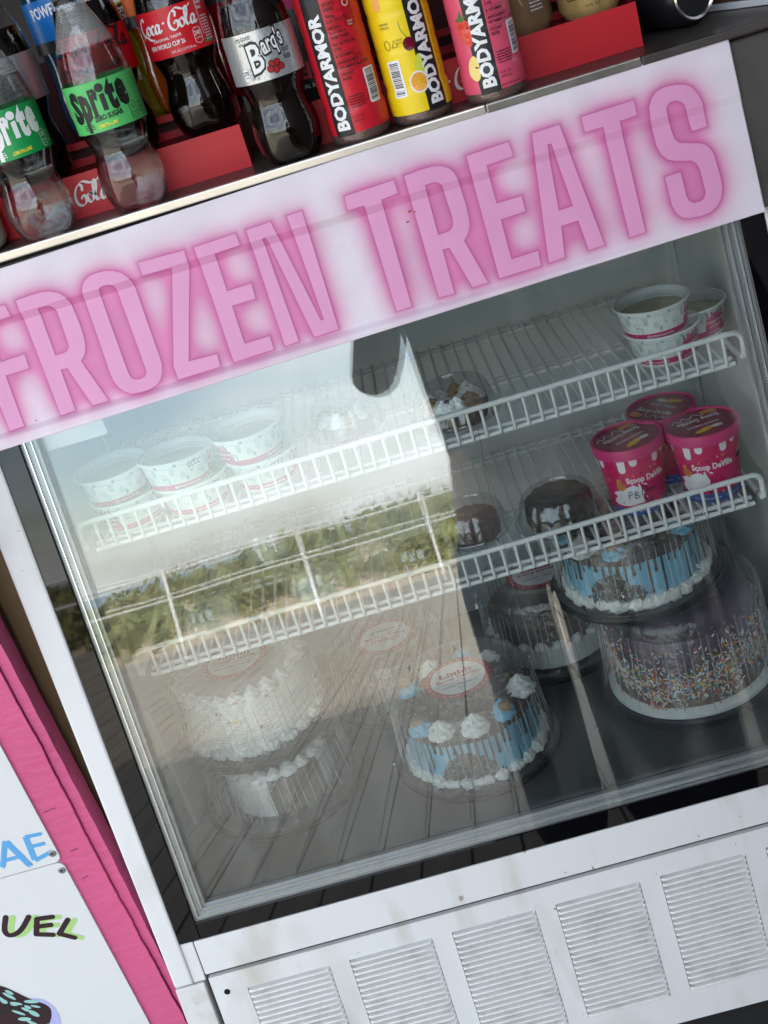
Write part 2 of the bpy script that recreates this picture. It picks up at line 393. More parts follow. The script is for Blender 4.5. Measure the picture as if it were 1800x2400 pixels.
# aluminium spacer between the panes: three steps with a bright line
sp = MB()
for off, wd, y0, mt in ((0, .0035, .0005, ALU), (.0035, .0012, .0, ALU_B), (.0047, .006, .004, ALU), (.0107, .0010, .003, ALU_B), (.0117, .004, .008, ALU)):
    x0 = .0271+off; x1 = .8271-off; z0 = .0225+off
    pbox(sp, (x0, y0, z0), (x0+wd, .016, .66), mt); pbox(sp, (x1-wd, y0, z0), (x1, .016, .66), mt)
    pbox(sp, (x0+wd, y0, z0), (x1-wd, .016, z0+wd), mt)
# perforation dots along the spacer
for i in range(230):
    t = .034+i*.0034
    for dz in (.0265, .0305): pbox(sp, (t, .0035, dz), (t+.0012, .0041, dz+.0010), ALU_B)
for i in range(180):
    t = .03+i*.0034
    for dx in (.0318, .8197): pbox(sp, (dx, .0035, t), (dx+.0010, .0041, t+.0012), ALU_B)
sp.build('spacer_bar', fz)
# two panes, each faintly bowed, the inner one a hair out of parallel (doubled reflections)
def pane(name, x0, x1, z0, z1, y0, th, tiltdeg, amp, seed, mt):
    mb = MB(); rr = random.Random(seed); ph = [rr.uniform(0, 6) for _ in range(6)]; nx, nz_ = 70, 56
    def y(x, z):
        return y0+math.tan(R(tiltdeg))*(z-z0)+amp*(math.sin(7*x+ph[0])+.8*math.sin(9*z+ph[1])+.35*math.sin(17*x+8*z+ph[2])+.20*math.sin(31*x-12*z+ph[3]))
    vs = []; fs = []
    for s_ in (0, 1):
        for i in range(nx+1):
            for j in range(nz_+1):
                x = x0+(x1-x0)*i/nx; z = z0+(z1-z0)*j/nz_; vs.append(W(x, y(x, z)+s_*th, z))
    n1 = (nx+1)*(nz_+1)
    for i in range(nx):
        for j in range(nz_):
            a = i*(nz_+1)+j; b = a+nz_+1
            fs.append((a, b, b+1, a+1)); fs.append((n1+a, n1+a+1, n1+b+1, n1+b))
    for i in range(nx):
        for j in (0, nz_): a = i*(nz_+1)+j; b = a+nz_+1; fs.append((a, n1+a, n1+b, b))
    for j in range(nz_):
        for i in (0, nx): a = i*(nz_+1)+j; fs.append((a, a+1, n1+a+1, n1+a))
    mb.add(vs, fs, mt); return mb.build(name, fz, smooth=True, auto=50)
op = pane('outer_pane', .0275, .8267, .0235, .66, -.0032, .003, .50, .00013, 3, GLASS_D)
ip = pane('inner_pane', .045, .81, .04, .66, .0165, .003, .36, .00018, 9, GLASS)
# water drops and a dried run on the glass
WATER = mat('water_drop', (1, 1, 1, 1), .02, trans=1, ior=1.33)
for x, z in ((.415, .262), (.452, .305), (.676, .215), (.595, .196), (.722, .335), (.612, .27), (.545, .125), (.36, .255), (.70, .28), (.31, .15)):
    dr = MB(); dr.blob(W(x, -.0035, z), .0016, .0010, .0028, WATER, seed=int(x*1000), sub=2); dr.build('water_drop', op, smooth=True)
tr_ = MB(); pts = []; xx = .508
for i in range(60):
    z = .50-i*.0048; xx += random.uniform(-.0012, .0012); pts.append(W(xx, -.0036, z))
tr_.tube(pts, .00028, mat('dried_run', (.10, .10, .09, 1), .5), n=4)
tr_.build('dried_water_run', op)

# light box and its dark steel skin, counter top
lb = MB()
STEEL_F = mat('dark_steel_front', (.050, .042, .038, 1), .45, metal=.15, noise=(10, .7, (.10, .09, .085, 1), 6), bump=(40, .2, .002))
vs_ = []
for x_ in (-.12, 1.02):
    zb_ = .6275+.0131*(x_-.014)/.835*1.0
    f_ = W(0, -.027, zb_-.0015); vs_ += [(x_, f_[1], f_[2]), (x_, .60, f_[2]+.012), (x_, .60, .795), (x_, W(0, -.0285, .806)[1], .795)]
lb.add(vs_, [(0, 1, 2, 3), (7, 6, 5, 4), (0, 4, 5, 1), (1, 5, 6, 2), (2, 6, 7, 3), (3, 7, 4, 0)], STEEL_F)
lb.build('light_box', fz, bevel=.003)
ct = MB(); ct.box((-.12, .1405, .7955), (1.02, .66, .806), STEEL_D); ct.build('counter_top', fz, bevel=.002)
rm = MB()
rm.box((-.12, .1325, .7985), (.60, .1400, .8075), STEEL_B); rm.box((.6005, .1325, .7985), (.76, .1400, .8075), mat('dimmer_steel_edge', (.36, .34, .31, 1), .3, metal=.6, noise=(18, .6, (.16, .15, .14, 1), 4))); rm.box((.7605, .1325, .7985), (1.02, .1400, .8072), STEEL_F)
rm.build('steel_edge_strip', fz, bevel=.0015)  # light fading to the right is put into the strip's three tones

# ---- the printed sign: sheet with two creases, letters proud by a hair
LETTERS = [('F',[(302,7668),(738,7677),(756,7546),(471,7538),(479,7132),(742,7141),(740,6992),(478,6989),(482,6432),(316,6423)],None),('R',[(861,7686),(1032,7693),(1144,7691),(1235,7671),(1306,7636),(1356,7580),(1383,7518),(1390,7440),(1401,7272),(1399,7148),(1382,7042),(1356,6980),(1325,6940),(1283,6911),(1423,6433),(1245,6433),(1121,6879),(1049,6883),(1053,6436),(888,6428)],[(1044,7546),(1133,7547),(1178,7533),(1208,7501),(1220,7456),(1219,7118),(1211,7079),(1179,7047),(1132,7035),(1048,7037)]),('O',[(1547,7585),(1569,7633),(1608,7676),(1667,7706),(1754,7714),(1849,7707),(1924,7684),(1994,7643),(2042,7582),(2069,7519),(2075,7436),(2084,6722),(2081,6639),(2060,6561),(2018,6489),(1954,6445),(1867,6421),(1767,6418),(1686,6432),(1616,6475),(1567,6539),(1542,6609),(1534,6689),(1533,7466),(1536,7534)],[(1712,7536),(1729,7565),(1768,7577),(1828,7568),(1869,7547),(1885,7512),(1887,7457),(1903,6650),(1899,6595),(1866,6562),(1820,6552),(1766,6561),(1733,6588),(1721,6634),(1715,6678),(1703,7471)]),('Z',[(2191,7691),(2680,7675),(2678,7517),(2358,6584),(2667,6573),(2661,6439),(2194,6436),(2192,6583),(2500,7546),(2193,7551)],None),('E',[(2786,7673),(3232,7686),(3242,7565),(2965,7555),(2966,7159),(3229,7163),(3226,7005),(2969,7005),(2974,6591),(3248,6594),(3247,6452),(2808,6442)],None),('N',[(3348,7687),(3610,7697),(3806,6597),(3840,6600),(3787,7703),(3948,7708),(3957,6463),(3691,6453),(3518,7564),(3478,7559),(3524,6458),(3370,6449)],None),('T',[(4404,7724),(4928,7735),(4930,7602),(4751,7588),(4750,6470),(4587,6465),(4571,7582),(4396,7582)],None),('R',[(5038,7743),(5222,7755),(5335,7753),(5423,7732),(5488,7695),(5530,7640),(5552,7551),(5564,7289),(5557,7142),(5541,7071),(5504,7007),(5449,6958),(5573,6480),(5408,6477),(5286,6931),(5215,6933),(5210,6472),(5046,6475)],[(5215,7599),(5301,7603),(5353,7586),(5381,7550),(5398,7207),(5380,7129),(5338,7094),(5288,7087),(5211,7085)]),('E',[(5694,7753),(6136,7766),(6148,7622),(5865,7609),(5868,7217),(6133,7217),(6130,7062),(5867,7054),(5868,6636),(6151,6641),(6143,6488),(5697,6487)],None),('A',[(6384,7777),(6671,7782),(6822,6504),(6653,6502),(6622,6819),(6441,6816),(6400,6501),(6226,6492)],[(6507,7631),(6549,7628),(6608,6972),(6456,6970)]),('T',[(6897,7789),(7441,7798),(7441,7651),(7259,7644),(7257,6511),(7089,6507),(7086,7638),(6898,7637)],None),('S',[(8099,7346),(7940,7343),(7921,7611),(7893,7651),(7842,7677),(7783,7677),(7743,7643),(7732,7597),(7744,7394),(7756,7319),(7794,7265),(7979,7210),(8038,7179),(8078,7131),(8105,7059),(8118,6824),(8110,6710),(8075,6619),(8018,6555),(7935,6514),(7830,6508),(7714,6521),(7646,6548),(7600,6606),(7576,6693),(7573,6985),(7736,6988),(7741,6732),(7759,6683),(7797,6653),(7863,6649),(7913,6674),(7937,6725),(7933,6951),(7913,7022),(7872,7066),(7706,7112),(7641,7145),(7590,7211),(7562,7305),(7558,7563),(7576,7685),(7613,7758),(7669,7806),(7748,7831),(7876,7822),(7971,7794),(8033,7747),(8073,7672),(8096,7581)],None),]
PROF = [(.6262, -.0345), (.6365, -.0345), (.6425, -.0300), (.748, -.0300), (.7560, -.0345), (.800, -.0360), (.822, -.036)]
def sign_y(x, z):
    sag = .0035*(x-.4)*0
    if x < .7 or True:
        k = max(0.0, min(1.0, (0.95-x)/.6))
    y = np.interp(z, [p[0] for p in PROF], [p[1] for p in PROF])
    base = -.0312
    return base+(y-base)*(.35+.65*k)+.0004*math.sin(x*23)+.0003*math.sin(x*61+z*40)
SX0, SX1 = -.12, .8485
def sign_top(x): return .8035+(.8148-.8035)*((x-.08)/.768)
def sign_bot(x): return .6256+(.6365-.6256)*((x-.014)/.835)
NX, NZ = 760, 150
xs = np.linspace(SX0, SX1, NX); us = np.linspace(0, 1, NZ)
GX = np.repeat(xs[:, None], NZ, 1); bot = np.array([sign_bot(a) for a in xs]); top = np.array([sign_top(a) for a in xs])
GZ = bot[:, None]+(top-bot)[:, None]*us[None, :]
dist = np.full(GX.shape, 1.0); ins = np.zeros(GX.shape, bool)
for ch, o_, i_ in LETTERS:
    for lp in (o_, i_):
        if not lp: continue
        P = np.array(lp, float)*1e-4; x_lo, x_hi = P[:, 0].min()-.05, P[:, 0].max()+.05
        sel = np.where((xs > x_lo) & (xs < x_hi))[0]
        if not len(sel): continue
        a, b = sel[0], sel[-1]+1; gx = GX[a:b]; gz = GZ[a:b]; dd = dist[a:b]; ii = np.zeros(gx.shape, bool)
        for q in range(len(P)):
            p1 = P[q]; p2 = P[(q+1) % len(P)]; d = p2-p1; L2 = d@d
            t = np.clip(((gx-p1[0])*d[0]+(gz-p1[1])*d[1])/L2, 0, 1)
            dd = np.minimum(dd, np.hypot(gx-p1[0]-t*d[0], gz-p1[1]-t*d[1]))
            cond = ((p1[1] > gz) != (p2[1] > gz)); den = (p2[1]-p1[1]) if p2[1] != p1[1] else 1e-9
            ii ^= cond & (gx < (p2[0]-p1[0])*(gz-p1[1])/den+p1[0])
        dist[a:b] = dd; ins[a:b] ^= ii
msk = ins.astype(float)
def blur(a, sg, ax):
    k = int(3*sg); kk = np.exp(-.5*(np.arange(-k, k+1)/sg)**2); kk /= kk.sum()
    return np.apply_along_axis(lambda r: np.convolve(np.pad(r, k, mode='constant'), kk, 'valid'), ax, a)
dx_ = (SX1-SX0)/NX; dz_ = .177/NZ
G = blur(blur(msk, .0135/dx_, 0), .0125/dz_, 1)
nrm = np.clip(G*2.5, 0, 1)**1.15
Wc = np.array([lin(229), lin(218), lin(228)]); Pk = np.array([lin(222), lin(130), lin(180)]); Dk = np.array([lin(196), lin(78), lin(146)])
edge = np.exp(-dist/.0022)*.66+np.exp(-dist/.007)*.30
colr = Wc+(Pk-Wc)*nrm[..., None]; colr = colr+(Dk-colr)*np.clip(edge, 0, .92)[..., None]
sg = MB(); vs = []
for i in range(NX):
    for j in range(NZ): vs.append(W(xs[i], sign_y(xs[i], GZ[i, j]), GZ[i, j]))
fs = [(i*NZ+j, (i+1)*NZ+j, (i+1)*NZ+j+1, i*NZ+j+1) for i in range(NX-1) for j in range(NZ-1)]
SIGN = mat('printed_vinyl', (.8, .8, .8, 1), .42, bump=(35, .12, .001, (1, 1, 3)))
n_ = SIGN.node_tree.nodes; l_ = SIGN.node_tree.links
va = n_.new('ShaderNodeVertexColor'); va.layer_name = 'print'
tcx = n_.new('ShaderNodeTexCoord'); nzz = n_.new('ShaderNodeTexNoise'); nzz.inputs['Scale'].default_value = 22; nzz.inputs['Detail'].default_value = 6
l_.new(tcx.outputs['Object'], nzz.inputs['Vector'])
mrr = n_.new('ShaderNodeMapRange'); mrr.inputs[1].default_value = .3; mrr.inputs[2].default_value = .7; mrr.inputs[3].default_value = .90; mrr.inputs[4].default_value = 1.03
l_.new(nzz.outputs['Fac'], mrr.inputs[0]); mxx = n_.new('ShaderNodeMixRGB'); mxx.blend_type = 'MULTIPLY'; mxx.inputs[0].default_value = 1
l_.new(va.outputs['Color'], mxx.inputs[1]); l_.new(mrr.outputs[0], mxx.inputs[2]); l_.new(mxx.outputs[0], n_['Principled BSDF'].inputs['Base Color'])
sg.add(vs, fs, SIGN)
so_ = sg.build('sign_panel', fz, smooth=True)
ca = so_.data.color_attributes.new('print', 'FLOAT_COLOR', 'POINT')
cc = np.ones((NX*NZ, 4)); cc[:, :3] = colr.reshape(-1, 3); ca.data.foreach_set('color', cc.ravel())
sm = so_.modifiers.new('thick', 'SOLIDIFY'); sm.thickness = .0008; sm.offset = -1
LETTER = mat('letter_pink', rgb(224, 154, 196), .42, noise=(22, .25, rgb(212, 140, 184), 6), bump=(35, .12, .001, (1, 1, 3)))
for ch, o_, i_ in LETTERS:
    a = Art(); a.poly([(p[0]*1e-4, p[1]*1e-4) for p in o_], LETTER, 0, holes=[[(p[0]*1e-4, p[1]*1e-4) for p in i_]] if i_ else ())
    mb = MB(); a.put(mb, lambda u, v, l: W(u, sign_y(u, v)-.00055, v), du=.01, dv=.004)
    mb.build('letter', so_)
# rust specks and a small gouge on the sign
RUST = mat('rust_spot', rgb(150, 70, 60), .7)
for cx, cz, rx in ((.4995, .7395, .0022), (.5045, .7375, .0013), (.4945, .7300, .0016), (.0620, .6450, .0013)):
    rs = Art(); rs.ell(cx, cz, rx, rx*.4, RUST, 0, 9, rot=8); mb = MB(); rs.put(mb, lambda u, v, l: W(u, sign_y(u, v)-.0009, v)); mb.build('rust_spot', so_)

# ---- grille panel with six louvred vents
gp = MB(); VX, VP, VW, VZ, VH = .0599, .1276, .1029, -.0774, .1585
GX0, GX1, GZ0, GZ1 = .0190, .889, -.276, -.0520
pbox(gp, (GX0, -.004, VZ), (GX1, .004, GZ1), WHITE); pbox(gp, (GX0, -.004, GZ0), (GX1, .004, VZ-VH), WHITE)
edges = [GX0]
for i in range(7):
    a = VX+i*VP; edges += [a, a+VW]
edges = [e for e in edges if e < GX1]+[GX1]
for i in range(0, len(edges)-1, 2): pbox(gp, (edges[i], -.004, VZ-VH), (edges[i+1], .004, VZ), WHITE)
g_ = gp.build('grille_panel', fz)
hl = MB()
hl.lathe([(.0038, 0), (.0038, .0003)], mat('screw_hole', (.004, .004, .004, 1), .9), n=24, T=lambda x, y, z: W(.0352+x, -.0041-z, -.0755+y)); hl.build('screw_hole', g_)
sc_ = MB(); sc_.tube([W(.76+i*.004, -.0095+.001*i % 2*0, -.205+.0006*i) for i in range(9)], .0004, DARK, n=4); 
SLAT = mat('louvre_enamel', (.84, .84, .83, 1), .38, noise=(38, .40, (.36, .34, .31, 1), 7, (1, 1, 1), (.52, .78)))
BACK = mat('vent_back', (.035, .035, .036, 1), .8)
for i in range(7):
    vx = VX+i*VP; mb = MB(); n = 21; ph = VH/n
    if vx+VW > .9: pass
    for k in range(n):
        zt = VZ-k*ph; zb = zt-ph; xa = vx+.0006; xb = min(vx+VW, .888)-.0006
        # pressed louvre: bulges outward, closed at its upper edge, open below
        vs = []; rows = [(zb, .0002), (zb+.0013, -.0026), (zb+.0040, -.0038), (zb+.0046, -.0032), (zb+.0044, .0018), (zt-.0005, .0022), (zt, -.0002)]
        xsn = [xa, xa+.0012, xa+.004, xb-.006, xb-.0018, xb]; kk = [0, .75, 1, 1, .75, 0]
        for x, q in zip(xsn, kk):
            for z, y in rows: vs.append(W(x, -.0040+(y+.0040+.0002)*q if y > 0 else -.0040+y*q, z))
        fs = [(a*7+b, (a+1)*7+b, (a+1)*7+b+1, a*7+b+1) for a in range(5) for b in range(6)]
        mb.add(vs, fs, SLAT)
    pbox(mb, (vx-.001, .009, VZ-VH-.001), (min(vx+VW, .888)+.001, .011, VZ+.001), BACK)
    mb.build('louvre_vent', g_)
ft = MB()
for x in (.03, .85): ft.lathe([(.02, 0), (.02, .03), (.012, .03), (.012, .30)], DARK, c=(x, .10, GROUND), n=20); ft.lathe([(.02, 0), (.02, .03), (.012, .03), (.012, .30)], DARK, c=(x, .50, GROUND), n=20)
ft.box((-.02, .02, -.36), (.88, .55, -.30), DARK)
ft.build('base_frame', fz)

# ---- wire shelves
def shelf(zb, zt, yf, x0, x1, label):
    mb = MB(); r = .0034; rs_ = .0019; yb = yf+.345; cr_ = .011
    top = [(x0, yf+.0, zb+.004), (x0, yf, zt-cr_)]+[(x0+cr_*(1-math.cos(R(t))), yf, zt-cr_+cr_*math.sin(R(t))) for t in range(15, 91, 15)]
    top += [(x1-cr_*(1-math.sin(R(t))), yf, zt-cr_+cr_*math.cos(R(t))) for t in range(0, 91, 15)]+[(x1, yf, zb+.004)]
    mb.tube(top, r, WIRE, n=10)
    for y, z, rr in ((yf, zb-.001, r*.85), (yf+.012, zb+.001, r*.9), (yf+.155, zb-.004, r*.85), (yf+.172, zb-.004, r*.85), (yb-.012, zb-.004, r*.85), (yb+.004, zb-.004, r*.85)):
        mb.tube([(x0+.012, y, z), (x1-.012, y, z)], rr, WIRE, n=8)
    for x in (x0+.002, x1-.002): mb.tube([(x, yf, zb+.004), (x, yb, zb-.002)], r, WIRE, n=8)
    n = 46
    for i in range(n):
        x = x0+.022+(x1-x0-.044)*i/(n-1)
        mb.tube([(x, yf-.0005, zt-.002), (x, yf-.0042, zb+.004), (x, yf-.003, zb-.0005), (x, yf+.002, zb+.0008), (x, yb+.004, zb+.0008)], rs_, WIRE, n=7)
    for x in (x0+.004, x1-.010):   # clips on the standards
        mb.box((x, yf+.02, zb-.012), (x+.006, yf+.05, zb-.002), ALU)
    o = mb.build('wire_shelf', fz, smooth=True, auto=60); o['label'] = label; return o
shelf(.451, .486, .165, .0355, .8195, 'upper white wire shelf with raised front rail')
shelf(.277, .312, .155, .0400, .8115, 'lower white wire shelf with raised front rail')

# ================================================================ tubs, pints, cakes inside
ITEM = {}
PAPER = mat('tub_paper', (.80, .83, .80, 1), .38); TEAL = mat('teal_ink', rgb(128, 178, 172), .5); MAG = mat('magenta_ink', rgb(196, 42, 104), .4)
CREAM = mat('vanilla_ice_cream', (.66, .62, .44, 1), .6, noise=(60, .5, (.45, .40, .24, 1), 4), bump=(90, .8, .004))
def cone_doodle(a, x, y, s, k):
    if k == 0:
        a.stroke([(x-.3*s, y), (x, y-.9*s), (x+.3*s, y)], .0006, TEAL); a.ring(x, y+.2*s, .34*s, .3*s, .0006, TEAL, n=14)
        a.stroke([(x-.2*s, y-.3*s), (x+.15*s, y-.15*s)], .0005, TEAL); a.stroke([(x+.2*s, y-.3*s), (x-.15*s, y-.15*s)], .0005, TEAL)
    elif k == 1:
        a.stroke([(x-.2*s, y-.5*s), (x-.2*s, y+.5*s), (x, y+.65*s), (x+.2*s, y+.5*s), (x+.2*s, y-.5*s), (x-.2*s, y-.5*s)], .0006, TEAL)
        a.stroke([(x-.06*s, y-.5*s), (x-.06*s, y-.9*s), (x+.06*s, y-.9*s), (x+.06*s, y-.5*s)], .0006, TEAL); a.stroke([(x-.2*s, y+.2*s), (x+.2*s, y+.2*s)], .0005, TEAL)
    elif k == 2:
        a.ring(x, y, .3*s, .36*s, .0006, TEAL, n=14)
        for q in range(5): a.ell(x+.15*s*math.cos(q*1.26), y+.18*s*math.sin(q*1.26), .0006, .0006, TEAL, n=6)
        a.stroke([(x-.1*s, y+.36*s), (x, y+.6*s), (x+.1*s, y+.36*s)], .0006, TEAL)
    else:
        a.stroke([(x-.35*s, y+.4*s), (x-.22*s, y-.6*s), (x+.22*s, y-.6*s), (x+.35*s, y+.4*s), (x-.35*s, y+.4*s)], .0006, TEAL)
        for q in (-.15, 0, .15): a.stroke([(x+q*s, y+.4*s), (x+q*.6*s, y-.6*s)], .0005, TEAL)
def skyline(a, x0, x1, y, h, mt, lay=1, seed=4):
    rr = random.Random(seed); n = 9; dx = (x1-x0)/n
    for i in range(n):
        k = h*(.35+.65*abs(math.sin(1.1+i*1.9)))*rr.uniform(.75, 1); a.rect(x0+i*dx, y, x0+i*dx+dx*.72, y+k, mt, lay)
        if i in (3, 6): a.poly([(x0+i*dx, y+k), (x0+i*dx+dx*.36, y+k*1.45), (x0+i*dx+dx*.72, y+k)], mt, lay)
def make_tub(label, turn, scrawl=False, group='white paper ice cream tubs on the upper shelf'):
    t = thing('ice_cream_tub', label, 'ice cream tub', (0, 0, 0), group)
    H = .039; prof = [(.0355, 0), (.0362, .004), (.0422, H-.003)]; rf = interp(prof)
    mb = MB(); mb.lathe(prof, PAPER, n=64, cap1=False)
    mb.lathe([(.0408, H-.009), (.0405, H-.004), (.0422, H-.0012)], PAPER, n=64, cap0=False, cap1=False)
    a = Art(); C = 2*PI*.04; rr = random.Random(5)
    a.rect(0, .0035, C-.0002, .0105, MAG, 0)
    for i in range(22):
        cone_doodle(a, i*C/22+.004, .023+(.004 if i % 2 else -.003), .0085, (i*7) % 4)
        cone_doodle(a, i*C/22+.009, .034 if i % 2 else .016, .0052, (i*5+1) % 4)
    a.rect(0, H-.0070, C, H-.0066, TEAL, 0)
    for k in range(2):
        x = .03+k*C/2
        a.text('@phillyscoopdeville', x, .0070, .0030, WI, 1, wd=.034, bold=.01); a.text('scoopdeville.com', x+.05, .0070, .0026, WI, 1, wd=.026)
        a.rect(x-.0155+.05, .0105, x+.0155+.05, .0165, MAG, 1); a.rect(x-.0145+.05, .0165, x+.0145+.05, .0245, MAG, 1)
        skyline(a, x-.013+.05, x+.013+.05, .0245, .010, MAG, 1); a.text('Scoop DeVille', x+.05, .0205, .0040, WI, 2, wd=.027, bold=.02)
        a.text('ICE CREAM', x+.05, .0140, .0028, WI, 2, wd=.018, bold=.01)
    if scrawl:
        for q in range(4):
            cx = .036+q*.0042
            a.stroke(catmull([(cx+.002, .033), (cx-.001, .032), (cx-.0008, .0285), (cx+.002, .0275)], 4), .0009, K, 2)
    a.put(mb, lambda u, v, l: (lambda tt, r: (r*math.sin(tt), -r*math.cos(tt), v))(u/.04+turn, rf(v)+.0001+l), du=.004)
    mb.build('tub_body', t, smooth=True, auto=30)
    rim = MB(); rim.tube([(.0436*math.cos(2*PI*i/64), .0436*math.sin(2*PI*i/64), H-.0012) for i in range(64)], .0016, PAPER, n=8, closed=True); rim.build('rolled_rim', t, smooth=True)
    ic = MB(); ic.lathe([(.0398, H-.013), (.030, H-.012), (.02, H-.0125), (.0, H-.012)], CREAM, n=40, cap0=False); ic.build('ice_cream', t, smooth=True)
    ld = MB(); ld.lathe([(.0430, H+.0002), (.0412, H-.0008), (.0405, H-.0060), (.0300, H-.0064), (.029, H-.0050), (.0, H-.0048)], PET, n=64, cap0=False)
    ld.build('clear_lid', t, smooth=True, auto=40)
    return t
tubA = make_tub('clear lidded white tub right of the upper shelf, stacked by the rail', -1.9)
def put_tub(src, x, y, z, label, rz): return dup(src, (x, y, z), label, rz)
tubA.location = (.744, .240, .4865); tubA.rotation_euler = (0, 0, 1.05)
Z1 = .4535
put_tub(tubA, .750, .2385, Z1, 'lower tub with a red shop logo, right of the upper shelf under another tub', .55)
put_tub(tubA, .7955, .285, Z1, 'half hidden white tub at the far right back of the upper shelf', .45)
put_tub(tubA, .086, .219, .4865, 'leftmost upper tub on the upper shelf, red logo towards the left', 1.55)
put_tub(tubA, .092, .216, Z1, 'bottom tub of the leftmost stack on the upper shelf', 2.4)
tubB = make_tub('white tub with black pen loops below its rim, second stack from the left', -1.2, True)
tubB.location = (.1633, .2045, .4865); tubB.rotation_euler = (0, R(4), .77)
put_tub(tubB, .1740, .206, Z1, 'bottom tub of the second stack from the left on the upper shelf', .9)
put_tub(tubA, .2500, .222, .4865, 'upper tub of the third stack from the left, nearest the middle', -1.0)
put_tub(tubB, .2600, .219, Z1, 'bottom tub of the third stack from the left with pen loops', .6)

# pints
PINK = mat('pint_pink', rgb(202, 34, 98), .32, noise=(12, .2, rgb(180, 28, 90), 2)); PLID = mat('pint_lid_pink', rgb(206, 60, 122), .3); PBLUE = mat('pint_blue', rgb(58, 92, 160), .35)
TAN = mat('waffle_tan', rgb(214, 142, 72), .6); BRN = mat('cocoa_ink', rgb(78, 42, 34), .6); YEL = mat('yellow_ink', rgb(235, 190, 60), .5); LIL = mat('lilac_ink', rgb(140, 120, 190), .5)
LIDTOP = mat('pint_lid_print', rgb(138, 34, 70), .15, coat=.6)
def make_pint(label, marker, turn):
    t = thing('ice_cream_pint', label, 'ice cream pint', (0, 0, 0), 'pink ice cream pints on the lower shelf')
    prof = [(.0330, 0), (.0335, .003), (.0405, .082)]; rf = interp(prof); R0 = .0375; Cc = 2*PI*R0
    mb = MB(); mb.lathe([(.0330, 0), (.0335, .003), (.0343, .012)], PBLUE, n=64, cap1=False); mb.lathe([(.0343, .012), (.0405, .082)], PINK, n=64, cap0=False, cap1=False)
    a = Art(); rr = random.Random(11)
    # white drips under the lid
    pts = []; x = -Cc/2; n = 17; dx = Cc/n
    for i in range(n):
        L = (.010, .021, .013, .025, .016)[i % 5]; x0 = -Cc/2+i*dx; w_ = dx*.30
        if i % 3 != 2:
            a.poly([(x0-w_*1.8, .083), (x0-w_*1.1, .079), (x0-w_, .082-L+w_)]+[(x0-w_*math.cos(R(q)), .082-L+w_-w_*math.sin(R(q))) for q in range(20, 180, 20)]+[(x0+w_, .082-L+w_), (x0+w_*1.1, .079), (x0+w_*1.8, .083)], WI, 0)
    for k in range(2):
        x = -.020+k*Cc/2
        a.text('Scoop DeVille', x+.012, .0505, .0078, WI, 2, wd=.050, bold=.035)
        # white writing blob
        a.poly(catmull([(x-.036, .022), (x-.030, .028), (x-.034, .033), (x-.020, .038), (x-.006, .043), (x-.001, .040), (x+.001, .045), (x+.004, .036), (x+.006, .030), (x+.003, .024), (x+.006, .018), (x-.003, .017), (x-.018, .0145), (x-.033, .017)], 3, True), WI, 1)
    a.poly([(-.0445, .037), (-.040, .036), (-.0345, .040), (-.036, .045), (-.039, .047), (-.0395, .053), (-.0445, .053), (-.046, .046), (-.0465, .040)], TAN, 3)
    for q in range(3): a.stroke([(-.046+q*.003, .038), (-.040+q*.002, .052)], .0004, BRN, 4); a.stroke([(-.045, .041+q*.003), (-.037, .042+q*.003)], .0004, BRN, 4)
    for bx, by in ((.032, .052), (.075, .050)):
        a.poly([(bx-.006, by-.005), (bx+.006, by-.005), (bx+.007, by+.002), (bx-.007, by+.002)], BRN, 3); a.poly([(bx-.007, by+.002), (bx+.007, by+.002), (bx+.005, by+.007), (bx, by+.0085), (bx-.004, by+.006)], mat('whip', rgb(225, 205, 170), .5), 3)
        for q in range(4): a.ell(bx-.004+q*.003, by+.004, .001, .001, BRN, 4, n=8)
    for q in range(60):
        cx = rr.uniform(-Cc/2, Cc/2); cy = rr.uniform(.013, .064)
        a.ell(cx, cy, rr.uniform(.0009, .0028), rr.uniform(.0006, .0016), rr.choice((YEL, BRN, LIL, TAN, WI, BRN, mat('orange_ink', rgb(232, 120, 50), .5))), 0, n=10, rot=rr.uniform(0, 180))
    for q in range(8): a.text('@phillyscoopdeville' if q % 2 else 'ice cream', -Cc/2+(q+.5)*Cc/8, .0065, .0026, WI, 1, wd=.022)
    if marker:
        x = -.020
        P_ = [[(-.030, .024), (-.029, .034), (-.026, .035), (-.0255, .031), (-.029, .0295)], [(-.022, .024), (-.0215, .034), (-.018, .0325), (-.021, .0295), (-.0165, .0270), (-.022, .0242)],
              [(-.013, .0275), (-.0115, .0400), (-.0065, .0365), (-.0075, .0300), (-.013, .0275)], [(-.0055, .0340), (-.0040, .0300), (-.0015, .0305), (-.0020, .0345), (-.0050, .0340)],
              [(.000, .0350), (.001, .0310), (.0035, .0350), (.0042, .0318)], [(-.012, .0170), (-.0105, .0235), (-.0075, .0215), (-.0110, .0205), (-.0070, .0165)], [(-.004, .0180), (-.002, .0215), (.000, .0180), (-.002, .0165), (-.004, .0180)]]
        for p in P_: a.stroke(catmull([(u-.004, v) for u, v in p], 4), .0010, K, 3)
    a.put(mb, lambda u, v, l: (lambda tt, r: (r*math.sin(tt), -r*math.cos(tt), v))(u/R0+turn, rf(v)+.0001+l), du=.005)
    mb.build('pint_body', t, smooth=True, auto=30)
    ld = MB(); ld.lathe([(.0418, .078), (.0436, .079), (.0440, .0895), (.0432, .0920), (.0415, .0925), (.0412, .0905), (.0405, .0900)], PLID, n=72, cap0=False, cap1=False)
    ld.lathe([(.0405, .0900), (.0, .0902)], LIDTOP, n=48, cap0=False)
    b = Art(); rr = random.Random(3)
    b.text('Scoop DeVille', 0, .010, .0085, WI, 1, wd=.052, bold=.03, rot=180); b.text('WORLD FAMOUS', 0, -.006, .005, WI, 1, wd=.040, bold=.02, rot=180)
